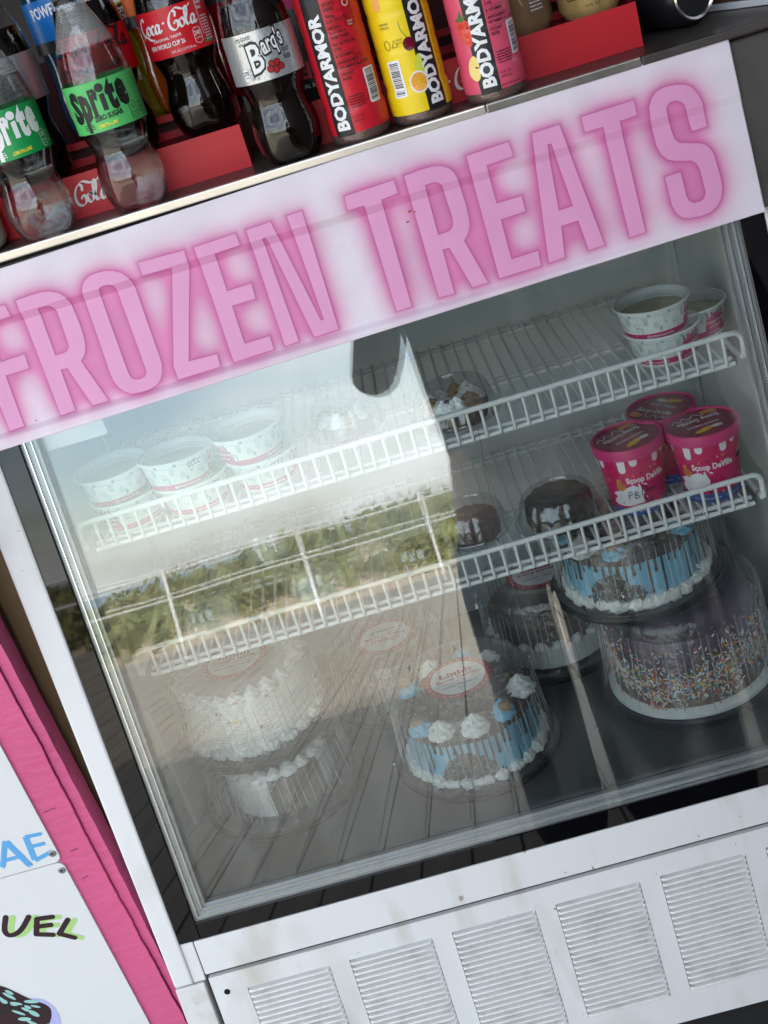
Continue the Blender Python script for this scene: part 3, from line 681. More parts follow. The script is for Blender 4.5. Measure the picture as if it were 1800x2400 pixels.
    b.stroke(catmull([(-.030, .018), (-.024, .024), (-.020, .018), (-.014, .026), (-.008, .019), (0, .027), (.008, .019), (.014, .026), (.022, .019), (.028, .022)], 4), .0012, WI, 1)
    b.ell(-.004, -.020, .013, .0045, YEL, 1, rot=15); b.ell(.012, -.018, .007, .004, WI, 1); b.ell(.018, .026, .010, .005, TAN, 1)
    b.put(ld, lambda u, v, l: (u, v, .0902+l+.0002)); ld.build('pint_lid', t, smooth=True, auto=35)
    return t
pa = make_pint('front left pink pint with pen writing on its white patch', True, 0); pa.location = (.681, .2290, .2795); pa.rotation_euler = (0, 0, .42)
pb = make_pint('front right pink pint showing the shop name, right end of the lower shelf', False, 0); pb.location = (.7675, .2085, .2795); pb.rotation_euler = (0, 0, .10)
dup(pb, (.738, .285, .2795), 'pink pint standing behind the two front pints', 2.2)

# cakes -----------------------------------------------------------------
FROST = mat('white_frosting', (.88, .88, .83, 1), .5, bump=(140, .5, .002)); BLUEF = mat('blue_frosting', rgb(122, 196, 228), .45, bump=(90, .5, .002))
CHOC = mat('chocolate_sauce', (.035, .014, .010, 1), .18); CRUMB = mat('cookie_crumb', (.045, .030, .022, 1), .8, noise=(220, .5, (.16, .11, .08, 1), 4), bump=(250, 1, .003))
COOKIE = mat('cookie_tan', rgb(176, 138, 92), .7, noise=(120, .6, rgb(90, 60, 40), 3)); BROWN = mat('chocolate_cake', (.085, .045, .03, 1), .65, noise=(150, .5, (.15, .09, .06, 1), 4), bump=(200, 1, .003))
BASE_K = mat('black_cake_tray', (.012, .012, .014, 1), .15); STK = mat('sticker_white', (.78, .78, .78, 1), .35); STR = mat('sticker_red', rgb(176, 40, 58), .4)
def dome(mb, r0, h, n=72, taper=.93, mt=None):
    ribs = lambda t, z: .0024*math.cos(24*t)*max(0, min(1, (h*.9-z)/.01))*(1 if z > .006 else 0)
    mb.lathe([(r0+.006, .0), (r0+.006, .003), (r0+.001, .0035), (r0, .008), (r0*taper, h*.90), (r0*taper*.97, h*.965), (r0*taper*.90, h), (r0*taper*.60, h), (r0*taper*.57, h-.003), (0, h-.003)], mt or PETR, n=n*2, lobe=ribs, cap0=False)
def sticker(parent, x, y, z, words, rx=.045, ry=.045, rz=0, lab=None):
    a = Art(); a.ell(0, 0, rx, ry, STR, 0, 40); a.ell(0, 0, rx*.80, ry*.80, STK, 1, 40); skyline(a, -.022, .022, .006, .013, STR, 2)
    a.text('Scoop DeVille', 0, .001, .0060, STR, 2, wd=.058, bold=.03); a.text('homemade ice cream cakes', 0, -.0065, .0030, STR, 2, wd=.048)
    a.text(words, 0, -.0155, .0052, K, 2, wd=.050, shear=.3); a.text('FLAVOR', 0, -.024, .0022, K, 2); 
    for i in range(28): q = 2*PI*i/28; a.ell(rx*.9*math.cos(q), ry*.9*math.sin(q), .001, .001, STK, 1, 6)
    c, s_ = math.cos(rz), math.sin(rz); mb = MB(); a.put(mb, lambda u, v, l: (x+u*c-v*s_, y+u*s_+v*c, z+l)); return mb.build('round_sticker', parent)
def rosette(mb, c, r, h, mt, seed=0, lobes=6):
    ph = seed*1.3; q_ = random.Random(seed); r *= q_.uniform(.85, 1.15); h *= q_.uniform(.85, 1.2)
    mb.lathe([(r*.85, 0), (r, h*.12), (r*1.0, h*.26), (r*.74, h*.38), (r*.80, h*.50), (r*.70, h*.58), (r*.46, h*.66), (r*.50, h*.76), (r*.26, h*.86), (r*.10, h*1.0), (0, h*1.08)], mt, c=c, n=42, lobe=lambda t, z: r*(.20*abs(math.cos(lobes/2*(t+z/h*1.6)+ph))-.10)*(1 if z < h*.9 else .3), cap0=True)
def make_cake(kind, label, loc, words, r=.085, h=.085, H=.115, rd=.108, zb=.012, stk=True, strz=0, rz=0):
    t = thing('boxed_cake', label, 'cake', (0, 0, 0))
    tr = MB(); tr.lathe([(rd-.004, 0), (rd+.006, .001), (rd+.010, .008), (rd+.009, .0125), (rd+.004, .0125), (rd, .008), (0, .008)], BASE_K if kind != 'sprinkle' else PET, n=96, cap0=True); tr.build('cake_tray', t, smooth=True, auto=40)
    mb = MB(); z0 = zb; rr = random.Random(hash(kind) % 1000 if False else len(kind)*7)
    if kind == 'white':
        pr = [(r, z0)]
        for i in range(12): z = z0+.012+i*(h-.026)/12; pr += [(r+.0012, z), (r, z+.0018)]
        pr += [(r, z0+h-.006), (r-.006, z0+h), (0, z0+h)]
        mb.lathe(pr, FROST, n=96, cap0=False)
        for i in range(22):
            q = 2*PI*i/22; mb.blob((r*math.sin(q), -r*math.cos(q), z0+.006), .0135, .009, .0075, FROST, i, .10, 3, ridge=.16, ang=q)
            rosette(mb, (.9*r*math.sin(q), -.9*r*math.cos(q), z0+h-.004), .0125, .015, FROST, i)
        for i in range(34):
            q = rr.uniform(0, 2*PI); zz = z0+h+rr.uniform(-.012, .004); mb.blob(((r+.002)*math.sin(q), -(r+.002)*math.cos(q), zz), .0022, .0022, .0022, rr.choice((YEL, STR, TEAL, mat('orange_ink', rgb(232, 120, 50), .5))), i, 0, 1)
        mb.blob((.020, -r-.001, z0+.038), .0025, .0018, .0025, STR, 1, 0, 2); mb.blob((-.008, -r-.001, z0+.055), .0028, .0018, .0028, YEL, 1, 0, 2); mb.blob((-.016, -r-.001, z0+.056), .0028, .0018, .0024, TEAL, 1, 0, 2)
    elif kind == 'half':
        n = 96; pr = [(r, z0)]
        for i in range(9): z = z0+.004+i*(h-.012)/9; pr += [(r+.0009, z), (r, z+.0022)]
        pr += [(r-.004, z0+h), (0, z0+h)]
        k = len(pr); vs = []; 
        for q_, z in pr:
            for j in range(n): q = 2*PI*j/n; vs.append((q_*math.sin(q), -q_*math.cos(q), z))
        for a0 in (0, 1):
            fs = []
            for i in range(k-1):
                for j in range(n):
                    q = (360*j/n+60) % 360; brown = 66 < q < 128 or q > 300
                    if brown == bool(a0): fs.append((i*n+j, i*n+(j+1) % n, (i+1)*n+(j+1) % n, (i+1)*n+j))
            mb.add(vs, fs, BROWN if a0 else FROST)
        for i in range(20):
            q = 2*PI*i/20; rosette(mb, (.9*r*math.sin(q), -.9*r*math.cos(q), z0+h-.003), .011, .013, FROST, i)
    elif kind == 'blue':
        mb.lathe([(r, z0), (r, z0+h-.010), (r-.004, z0+h-.002), (r-.012, z0+h), (0, z0+h)], BLUEF, n=96, cap0=False, lobe=lambda t, z: .0008*math.sin(31*t+z*90))
        # chocolate rim with drips
        def dripmap(u, v, l): q = u/r; return ((r+.0012+l)*math.sin(q), -(r+.0012+l)*math.cos(q), z0+v)
        a = Art(); C = 2*PI*r; n = 60
        for i in range(n):
            u = -C/2+i*C/n; L = rr.uniform(.010, h*.9); wv = rr.uniform(.0020, .0048)
            a.poly([(u-.006, h-.006), (u-.003, h-.011)]+[(u-wv/2, h-.012), (u-wv*.45, h-L), (u-wv*.7, h-L-.004), (u, h-L-.007), (u+wv*.7, h-L-.004), (u+wv*.45, h-L), (u+wv/2, h-.012)]+[(u+.003, h-.011), (u+.006, h-.006)], CHOC, 4)
        a.put(mb, dripmap, du=.004)
        mb.lathe([(r+.0018, z0+h-.013), (r-.001, z0+h-.001), (r-.014, z0+h+.0015), (0, z0+h+.0015)], CHOC, n=96, cap0=False, lobe=lambda t, z: .0012*math.sin(9*t))
        for i in range(3):          # crumb fans on the side
            q0 = (-.18, 2.0, 4.1)[i]; 
            for k in range(420):
                q = q0+rr.gauss(0, .20); lim = .044*max(0.1, 1-((q-q0)/.52)**2); zz = rr.uniform(0, lim)
                mb.blob(((r+.001)*math.sin(q), -(r+.001)*math.cos(q), z0+zz+.004), rr.uniform(.0018, .004), .002, rr.uniform(.0015, .0035), CRUMB, k, .3, 1)
        for i in range(11):
            q = 2*PI*i/11+.15+rr.uniform(-.1, .1)
            if i in (3, 8): continue
            rosette(mb, ((r-.009)*math.sin(q), -(r-.009)*math.cos(q), z0+h-.004), .0165, .022, BLUEF if i % 2 else FROST, i, 7)
            if i % 2: mb.blob(((r-.004)*math.sin(q), -(r-.004)*math.cos(q), z0+h+.014), .010, .009, .006, COOKIE, i, .2, 2)
        for i in range(26):
            q = 2*PI*i/26; s1 = rr.uniform(.85, 1.25)
            mb.blob(((r+.002)*math.sin(q), -(r+.002)*math.cos(q), z0+.005), .0125*s1, .0075, .0075*s1, FROST, i, .22, 3, ridge=.18, ang=q)
        for k in range(260):
            q = rr.uniform(0, 2*PI); ra = r*math.sqrt(rr.random())*.86
            mb.blob((ra*math.sin(q), -ra*math.cos(q), z0+h+.003), rr.uniform(.002, .006), rr.uniform(.002, .005), rr.uniform(.0015, .004), rr.choice((CRUMB, COOKIE, CRUMB)), k, .3, 1)
    elif kind == 'sprinkle':
        PURP = mat('dark_glaze', (.095, .045, .085, 1), .3)
        mb.lathe([(r, z0), (r, z0+h-.012), (r-.006, z0+h-.002), (r-.014, z0+h), (0, z0+h)], mat('brown_frosting', rgb(126, 100, 88), .5, bump=(60, .5, .002)), n=96, cap0=False)
        mb.lathe([(r+.0006, z0+h*.52), (r+.0012, z0+h*.56), (r+.0008, z0+h-.012), (r-.005, z0+h-.001), (r-.012, z0+h+.0006)], PURP, n=96, cap0=False, cap1=False, lobe=lambda t, z: .0006*math.sin(40*t))
        mb.lathe([(r+.010, z0-.001), (r+.010, z0+.004), (r-.002, z0+.010)], FROST, n=96, cap0=False, cap1=False)
        mb.lathe([(r-.010, z0+h+.0005), (0, z0+h+.0012)], PURP, n=60, cap0=False)
        SPC = [mat('sprinkle_'+nm, rgb(*c_), .4) for nm, c_ in (('white', (235, 230, 225)), ('red', (200, 60, 50)), ('green', (90, 160, 90)), ('yellow', (230, 190, 80)), ('blue', (80, 120, 180)), ('orange', (225, 120, 60)))]
        for k in range(2600):
            q = rr.uniform(-1.9, 1.9); tt = min(.99, max(0.02, rr.gauss(.46+.10*math.sin(q*3), .15+.05*math.sin(q*7)))); tt = rr.uniform(.75, .99) if k % 17 == 0 else tt; zz = z0+h*tt; ra = r+.0016 if tt < .93 else r-rr.uniform(0, .02); zz = min(zz, z0+h+.002)
            an = rr.uniform(0, PI); L = .0046; ra += rr.uniform(0, .0022); p = Vector((ra*math.sin(q), -ra*math.cos(q), zz)); d = Vector((math.cos(q)*math.cos(an), math.sin(q)*math.cos(an), math.sin(an)))*L/2
            mb.tube([p-d, p+d], .00085, rr.choice(SPC+[SPC[0]]*3), n=4, caps=True)
    elif kind == 'layers':
        mb.lathe([(r, z0), (r, z0+h*.45), (r-.001, z0+h*.45)], FROST, n=64, cap0=False, cap1=False, lobe=lambda t, z: .0012*math.sin(30*t))
        mb.lathe([(r, z0+h*.45), (r+.002, z0+h*.5), (r+.001, z0+h-.005), (r-.006, z0+h), (0, z0+h)], BROWN, n=64, cap0=False, lobe=lambda t, z: .0014*math.sin(26*t))
        for i in range(20): q = 2*PI*i/20; mb.blob(((r+.002)*math.sin(q), -(r+.002)*math.cos(q), z0+h*.5), .010, .008, .008, FROST, i, .2, 2)
    elif kind == 'brown': mb.lathe([(r, z0), (r, z0+h-.006), (r-.006, z0+h), (0, z0+h)], BROWN, n=64, cap0=False, lobe=lambda t, z: .0012*math.sin(30*t))
    mb.build('cake', t, smooth=True, auto=45)
    dm = MB(); dome(dm, rd, H-.012); 
    for i in range(len(dm.v)): x_, y_, z_ = dm.v[i]; dm.v[i] = (x_, y_, z_+.012)
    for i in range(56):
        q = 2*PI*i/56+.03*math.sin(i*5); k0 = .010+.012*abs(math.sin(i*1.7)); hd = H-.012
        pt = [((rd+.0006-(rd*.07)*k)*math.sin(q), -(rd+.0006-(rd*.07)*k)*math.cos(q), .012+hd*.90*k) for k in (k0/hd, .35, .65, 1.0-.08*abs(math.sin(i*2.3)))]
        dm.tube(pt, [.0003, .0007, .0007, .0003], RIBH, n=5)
    # bead row just under the shoulder
    for i in range(40): q = 2*PI*i/40; dm.blob((rd*.945*math.sin(q), -rd*.945*math.cos(q), .012+(H-.012)*.90), .0022, .0022, .0022, PETR, i, 0, 1)
    dm.build('clear_dome', t, smooth=True, auto=50)
    if stk: sticker(t, 0.0, .0, H+.0008-.003, words, rz=strz)
    t.location = loc; t.rotation_euler = (0, 0, rz); return t
FL = .006
make_cake('half', 'cake half white and half brown at the bottom left, under another cake', (.137, .235, FL), '', r=.070, h=.058, H=.092, rd=.100, stk=False, rz=-.25)
make_cake('white', 'white frosted cake with coloured dots, stacked on the bottom left cake', (.128, .262, FL+.094), "Strawberry 8\"", r=.086, h=.080, H=.107, rd=.100, strz=.0)
make_cake('blue', 'blue cake with chocolate drips at the bottom centre with a round red sticker', (.402, .205, FL), 'Cookie Monster 8"', r=.086, h=.076, H=.118, rd=.102, strz=.12)
make_cake('brown', 'added low brown cake behind the blue cake, its sticker standing in for a reflection', (.312, .395, FL), 'Vanilla 8"', r=.070, h=.045, H=.095, rd=.092, strz=PI)  # upside-down sticker imitates a mirrored one, the cake only carries it
make_cake('layers', 'brown and white cake under a ribbed dome at the bottom back centre', (.545, .400, FL), 'VEGAN TRES L', r=.080, h=.075, H=.125, rd=.098, strz=.0)
make_cake('sprinkle', 'large sprinkle covered cake in a clear box at the bottom right', (.700, .235, FL), '', r=.098, h=.105, H=.148, rd=.112, stk=False)
make_cake('blue', 'blue cake with chocolate drips stacked on the sprinkle cake at the right', (.662, .262, FL+.150), '', r=.087, h=.074, H=.110, rd=.103, stk=False, rz=1.7)

# small domed desserts
def make_small(label, loc, r, h, fill, rz=0, closed=True):
    t = thing('domed_dessert', label, 'dessert', (0, 0, 0), 'small desserts under clear domes on the shelves')
    b = MB(); b.lathe([(r*.78, 0), (r*.86, .004), (r*.93, .010), (r*1.06, .0105), (r*1.07, .0125), (r*.9, .0125)], PET, n=60, cap1=False); b.build('clear_base', t, smooth=True, auto=40)
    rr = random.Random(int(loc[0]*997)); mb = MB()
    hd_ = h; h = min(h, .050) if h < .06 else .030
    if fill == 'brownie':
        mb.lathe([(r*.70, .004), (r*.74, .02), (r*.70, h*.60), (r*.60, h*.66), (0, h*.63)], BROWN, n=48, cap0=False, lobe=lambda tt, z: r*.03*math.sin(9*tt))
        for k in range(30): q = rr.uniform(0, 6.28); mb.blob((r*.5*math.sin(q), -r*.5*math.cos(q), h*.66), .006, .006, .003, CRUMB, k, .3, 1)
    elif fill == 'choc':
        mb.lathe([(r*.70, .004), (r*.78, .02), (r*.76, h*.74), (r*.66, h*.86), (r*.4, h*.80), (0, h*.70)], mat('dark_cocoa', (.02, .014, .012, 1), .5, noise=(90, .5, (.07, .045, .035, 1), 4), bump=(120, 1, .003)), n=48, cap0=False, lobe=lambda tt, z: r*.03*math.sin(12*tt))
    elif fill == 'cream':
        mb.lathe([(r*.70, .004), (r*.78, .02), (r*.72, h*.5), (0, h*.52)], BROWN, n=48, cap0=False)
        for k in range(9): q = 2*PI*k/9; rosette(mb, (r*.5*math.sin(q), -r*.5*math.cos(q), h*.45), .013, .016, FROST if k % 3 else COOKIE, k)
    else:
        mb.lathe([(r*.70, .004), (r*.76, .02), (r*.70, h*.55), (0, h*.58)], FROST, n=48, cap0=False, lobe=lambda tt, z: r*.03*math.sin(9*tt))
    mb.build('dessert', t, smooth=True, auto=50); h = hd_
    d = MB(); facets = lambda tt, z: r*.05*(abs(math.sin(8*tt))-.5) if .018 < z < h*.85 else 0
    d.lathe([(r*1.07, .0135), (r*1.05, .0150), (r*.97, .0160), (r*.95, .020), (r*.84, h*.80), (r*.78, h*.93), (r*.66, h), (r*.56, h), (r*.54, h-.002), (0, h-.002)], PETD, n=128, cap0=False, lobe=facets); d.build('clear_dome', t, smooth=True, auto=30)
    t.location = loc; t.rotation_euler = (0, 0, rz); return t
make_small('dark chocolate dessert under the largest dome, left of the pink pints', (.583, .232, .279), .054, .050, 'choc')
make_small('brownie under a clear dome in the middle of the lower shelf', (.475, .262, .279), .047, .048, 'brownie', .4)
make_small('cookies and cream dessert under a dome in the middle of the upper shelf', (.492, .222, .453), .052, .050, 'cream', .8)
make_small('empty looking clear dome between the tubs and the middle of the upper shelf', (.361, .285, .453), .046, .046, 'cream', .2)
make_small('pale dessert under a dome at the left of the lower shelf', (.130, .225, .279), .047, .048, 'pale', .1)
make_small('pale dessert under a dome left of the middle of the lower shelf', (.270, .232, .279), .047, .048, 'pale', .5)
make_small('dessert under a dome just left of the brownie on the lower shelf', (.404, .225, .279), .045, .046, 'brownie', 1.1)
make_small('domed dessert at the back of the lower shelf under the third tub stack', (.200, .385, .279), .050, .050, 'pale', .7)


# ================================================================ on the counter
T0 = .8062
REDB = mat('display_red', rgb(196, 30, 42), .42, noise=(6, .15, rgb(178, 26, 38), 2)); REDD = mat('display_red_shaded', rgb(122, 16, 30), .5); MAROON = mat('display_maroon_shade', rgb(70, 22, 30), .6)  # darker red and maroon hold the shade of sides, steps and recess
RED_L = mat('label_red', rgb(206, 26, 40), .35)
def coca(a, x, y, s, mt, lay=2, upto=9, start=0):
    """flowing script word drawn as pen strokes; s = height of the capital"""
    P = []
    C1 = [(.62, .80), (.60, .98), (.42, .93), (.22, .62), (.16, .28), (.30, .04), (.52, .10), (.70, .30)]
    o = lambda X: [(X+.22, .50), (X+.05, .42), (X, .18), (X+.10, .02), (X+.26, .12), (X+.32, .36), (X+.22, .50), (X+.26, .40), (X+.40, .44)]
    c = lambda X: [(X+.26, .42), (X+.18, .50), (X+.03, .32), (X+.04, .06), (X+.18, .03), (X+.34, .24)]
    a_ = lambda X: [(X+.28, .44), (X+.16, .50), (X+.02, .28), (X+.03, .05), (X+.14, .03), (X+.26, .26), (X+.31, .48)]
    a2 = lambda X: [(X+.31, .50), (X+.24, .12), (X+.30, .02), (X+.44, .16)]
    strokes = [(C1, 0), (o(.70), 0), (c(1.06), 0), (a_(1.38), 0), (a2(1.38), 0),
               ([(1.90, .46), (1.98, .50), (2.06, .47)], 1),
               ([(2.78, .66), (2.84, .90), (2.70, 1.0), (2.50, .82), (2.34, .46), (2.36, .12), (2.56, -.04), (2.78, .06), (2.86, .34), (2.74, .44), (2.62, .28)], 0),
               ([(2.70, 1.0), (2.95, 1.12), (3.35, .96), (3.72, 1.02), (3.86, 1.14)], 0),
               (o(2.94), 0), ([(3.36, .28), (3.52, .62), (3.60, .92), (3.52, 1.04), (3.42, .80), (3.36, .30), (3.42, .04), (3.58, .12)], 0), (a_(3.66), 0), (a2(3.66), 0),
               ([(.06, -.20), (.30, -.04), (.56, -.06), (.80, -.24), (1.1, -.30)], 0)]
    for p, k in strokes:
        pts = [(x+(u-2.0)*s, y+(v-.45)*s) for u, v in catmull(p, 6)]
        if start and max(q[0] for q in p) < start: continue
        if upto < 9 and min(q[0] for q in p) > upto: continue
        a.stroke(pts, s*.17, mt, lay, pen=25)
def step_display(name_lab, x0, x1, ytext, words=True, upto=9, dep=.174):
    t = thing('drinks_display', name_lab, 'display rack', ((x0+x1)/2, .3, T0), 'stepped red drinks displays on the freezer top')
    yf = .2015
    mb = MB(); mb.box((x0, yf, T0), (x1, yf+.002, T0+.0445), REDB); a = Art()
    if words: coca(a, ytext, T0+.0225, .0205, WI, 1, upto=upto)
    a.put(mb, lambda u, v, l: (u, yf-l-.0001, v)); mb.build('front_riser', t)
    s = MB(); s.box((x0+.001, yf+.002, T0+.038), (x1-.001, yf+.088, T0+.040), REDD); s.box((x0, yf+.0022, T0), (x0+.002, yf+dep, T0+.0445), REDD); s.box((x1-.002, yf+.0022, T0), (x1, yf+dep, T0+.0445), REDD)
    s.build('lower_step', t)
    r = MB(); y2 = yf+.088; h2 = .030
    r.box((x0, y2, T0+.040), (x1, y2+.002, T0+.048), REDB); r.box((x0, y2, T0+.058), (x1, y2+.002, T0+.0655), REDB)
    n = 3
    for i in range(n+1): xx = x0+(x1-x0-.012)*i/n; r.box((xx, y2-.0003, T0+.0475), (xx+.012, y2+.0022, T0+.0585), REDB)
    r.build('rear_riser', t)
    u = MB(); u.box((x0+.001, y2+.012, T0+.040), (x1-.001, y2+.014, T0+.058), MAROON); u.box((x0+.0015, y2+.0025, T0+.058), (x1-.0015, yf+dep, T0+.060), REDD); u.box((x0, yf+dep, T0), (x1, yf+dep+.002, T0+.15), MAROON)
    u.build('upper_step', t); return t
step_display('red stepped display with white script at the left of the freezer top', -.10, .3555, .1600)
step_display('red stepped display with white script at the right of the freezer top', .395, .7805, .577, dep=.112)

def text_wrap(a, *k, **kw): a.text(*k, **kw)
COLA = mat('cola', (.006, .003, .0025, 1), .06, spec=.15); CAPK = mat('cap_black', (.012, .012, .013, 1), .35); CAPR = mat('cap_red', rgb(190, 20, 30), .35)
WATERL = half_refract('clear_drink', (.97, .98, .98, 1), .03, 1.33, .6)
FOG = thin_mat('fogged_pet', (.9, .9, .9, 1), .08, .12, haze=.18, hazecol=(.8, .8, .8, 1), bump=(420, 1.0, .003))
BOT = [(.0235, .0), (.0300, .004), (.0330, .012), (.0345, .026), (.0338, .040), (.0300, .054), (.0283, .064), (.0300, .070), (.0330, .079), (.0348, .084), (.0350, .087), (.0350, .132), (.0347, .137), (.0334, .146), (.0302, .160), (.0245, .177), (.0185, .191), (.0145, .199), (.0135, .206)]
def petal(t, z): return -(.0042*(.5+.5*math.cos(5*t)))*max(0, 1-z/.030) if z < .030 else 0
def wavy(t, z): return .0002*math.cos(7*t)*math.sin(PI*(z-.042)/.036) if .042 < z < .078 else petal(t, z)
def sub(prof, n=5):
    o = []
    for i in range(len(prof)-1):
        for k in range(n): q = k/n; o.append((prof[i][0]*(1-q)+prof[i+1][0]*q, prof[i][1]*(1-q)+prof[i+1][1]*q))
    return o+[prof[-1]]
def bottle(label, loc, kind, turn=0, liquid=None, labcol=None, capm=None, fill=.158, prof=BOT, lab=(.0845, .1315), fn=None, group='drinks bottles on the freezer top'):
    t = thing('drinks_bottle', label, 'bottle', (0, 0, 0), group)
    pr = [tuple(p) for p in sub([(catm) for catm in prof], 4)]
    sm = []
    rf0 = interp(prof); zs = np.linspace(0, prof[-1][1], 90); rr_ = np.array([rf0(z) for z in zs]); kk = np.ones(5)/5
    r2 = np.convolve(np.pad(rr_, 2, mode='edge'), kk, 'valid'); pr = list(zip(r2.tolist(), zs.tolist())); rf = interp(pr)
    clear = kind == 'clear'
    lq = MB(); ins_ = .0006
    pl = [(max(r-ins_, .001), z+.0004) for r, z in pr if z < fill]
    lq.lathe(pl+[(rf(fill)-ins_, fill)], liquid, n=120, lobe=wavy); lq.build('drink', t, smooth=True, auto=50)
    sh = MB(); sh.lathe(pr, PET, n=120, lobe=wavy, cap1=False); sh.build('clear_shell', t, smooth=True, auto=60)
    if clear:
        fg = MB(); fg.lathe([(r-.0004, z) for r, z in pr if z > fill+.004], FOG, n=60, cap0=False, cap1=False); fg.build('fogged_neck', t, smooth=True)
    dzc = prof[-1][1]-.219; cp = MB(); rid = lambda tt, z: .0003*math.cos(60*tt) if z > .2205+dzc else 0
    cp.lathe([(q_, z_+dzc) for q_, z_ in ((.0150, .2165), (.0150, .2195), (.0143, .2198), (.0143, .2205), (.0147, .2210), (.0147, .2330), (.0135, .2350), (0, .2350))], capm or CAPK, n=120, lobe=rid, cap0=False); cp.build('bottle_cap', t, smooth=True, auto=35)
    lbm = MB(); rl = max(rf(q_) for q_ in np.linspace(lab[0], lab[1], 9))+.0010
    lbm.lathe([(rl, lab[0]), (rl, lab[1])], labcol, n=96, cap0=False, cap1=False)
    a = Art(); fn(a, lab[0], lab[1]); a.put(lbm, lambda u, v, l: ((rl+l+.0001)*math.sin(u/rl+turn), -(rl+l+.0001)*math.cos(u/rl+turn), v), du=.004)
    lbm.build('paper_label', t, smooth=True, auto=30)
    t.location = loc; return t
GRN = mat('label_green', rgb(24, 150, 78), .4); GRN2 = mat('label_light_green', rgb(86, 190, 104), .4); SILV = mat('label_silver', (.52, .54, .56, 1), .28, metal=.6); LEMON = mat('lemon_ink', rgb(238, 226, 60), .5)
SILV2 = mat('label_silver_light', (.72, .74, .76, 1), .3, metal=.4)
def sprite(ink, zero):
    def fn(a, z0, z1):
        y = (z0+z1)/2+.007; K_ = ink
        yb = z0+.0170
        for x, ch, h, wd, dy in ((-.0285, 'S', .0275, .0125, -.004), (-.0165, 'p', .0330, .0110, -.0030), (-.0055, 'r', .0330, .0090, .0000), (.0120, 't', .0300, .0100, .002), (.0235, 'e', .0320, .0125, .0030)):
            a.text(ch, x, yb+dy+h/2, h, K_, 2, wd=wd, bold=.06, shear=0)
        a.poly([(.0005, yb+.001), (.0055, yb+.001), (.0055, yb+.0175), (.0005, yb+.0165)], K_, 2)
        a.ell(.0025, yb+.0228, .0042, .0042, K_, 3, 20)
        if zero: a.text('ZERO SUGAR', .0030, z0+.0130, .0050, K_, 2, wd=.030, bold=.035, rot=2); 
        a.text('LEMON-LIME', .0000 if zero else .002, z0+.0055, .0036, LEMON, 2, wd=.0200, bold=.02, rot=2, shear=.2)
        a.lines(-.020, z0+.0085, .012, 3, .0022, K_ if zero else WI, 2, h=.0009)
        a.stroke([(.026, z0+.004), (.026, z0+.0165), (.0275, z0+.0185), (.0325, z0+.0185), (.034, z0+.0165), (.034, z0+.004), (.030, z0+.002), (.026, z0+.004)], .0005, K_ if zero else WI, 2)
        a.text('0' if zero else '230', .030, z0+.0140, .0045, K_ if zero else WI, 2, wd=.002 if zero else .005, bold=.01); a.text('CALORIES', .030, z0+.0085, .0016, K_ if zero else WI, 2, wd=.0065); a.text('PER BOTTLE', .030, z0+.0055, .0014, K_ if zero else WI, 2, wd=.0060)
        for i, s in enumerate(('20 FL OZ', '(1.25 PT)', '591 mL')): a.text(s, .0415, z0+.015-.0042*i, .0026, K_ if zero else WI, 2, wd=.008)
    return fn
bottle('clear lemon-lime bottle with black cap and black lettering on light green', (.2375, .1665, T0), 'clear', 0.05, WATERL, GRN2, CAPK, fn=sprite(K, True))
bottle('clear lemon-lime bottle with white lettering on dark green, at the left edge', (.1370, .1610, T0), 'clear', .34, WATERL, GRN, mat('cap_green', rgb(20, 120, 60), .35), fn=sprite(WI, False))
def cokefn(a, z0, z1):
    coca(a, -.004, z0+.0325, .0170, WI, 2)
    a.text('ORIGINAL TASTE', -.006, z0+.0185, .0026, WI, 2, wd=.032, bold=.015, rot=2)
    a.text('FIFA WORLD CUP 26', -.008, z0+.0120, .0044, WI, 2, wd=.040, bold=.03, rot=1)
    a.text('20 FL OZ (1.25 PT) 591 mL', .008, z0+.0045, .0026, WI, 2, wd=.026, bold=.0)
    a.stroke([(.0225, z0+.007), (.0225, z0+.0180), (.024, z0+.0205), (.0295, z0+.0205), (.031, z0+.0180), (.031, z0+.007), (.0268, z0+.005), (.0225, z0+.007)], .0005, WI, 2)
    a.text('240', .0268, z0+.0155, .0045, WI, 2, wd=.007, bold=.02); a.text('CALORIES', .0268, z0+.0105, .0016, WI, 2, wd=.0065)
    a.stroke([(.0345, z0+.012), (.0345, z1-.002)], .0005, WI, 2); a.text('Nutrition', .0400, z1-.0040, .0036, WI, 2, wd=.0095, bold=.02); a.text('Facts', .0385, z1-.0090, .0036, WI, 2, wd=.0070, bold=.02)
    a.lines(.042, z1-.018, .011, 9, .0028, WI, 2); a.rect(.034, z0+.0035, .046, z0+.0075, mat('green_tag', rgb(90, 130, 90), .5), 2)
bottle('cola bottle with a red label and white script on the left display', (.3215, .2400, T0+.0410), 'dark', -.10, COLA, RED_L, CAPR, fn=cokefn)
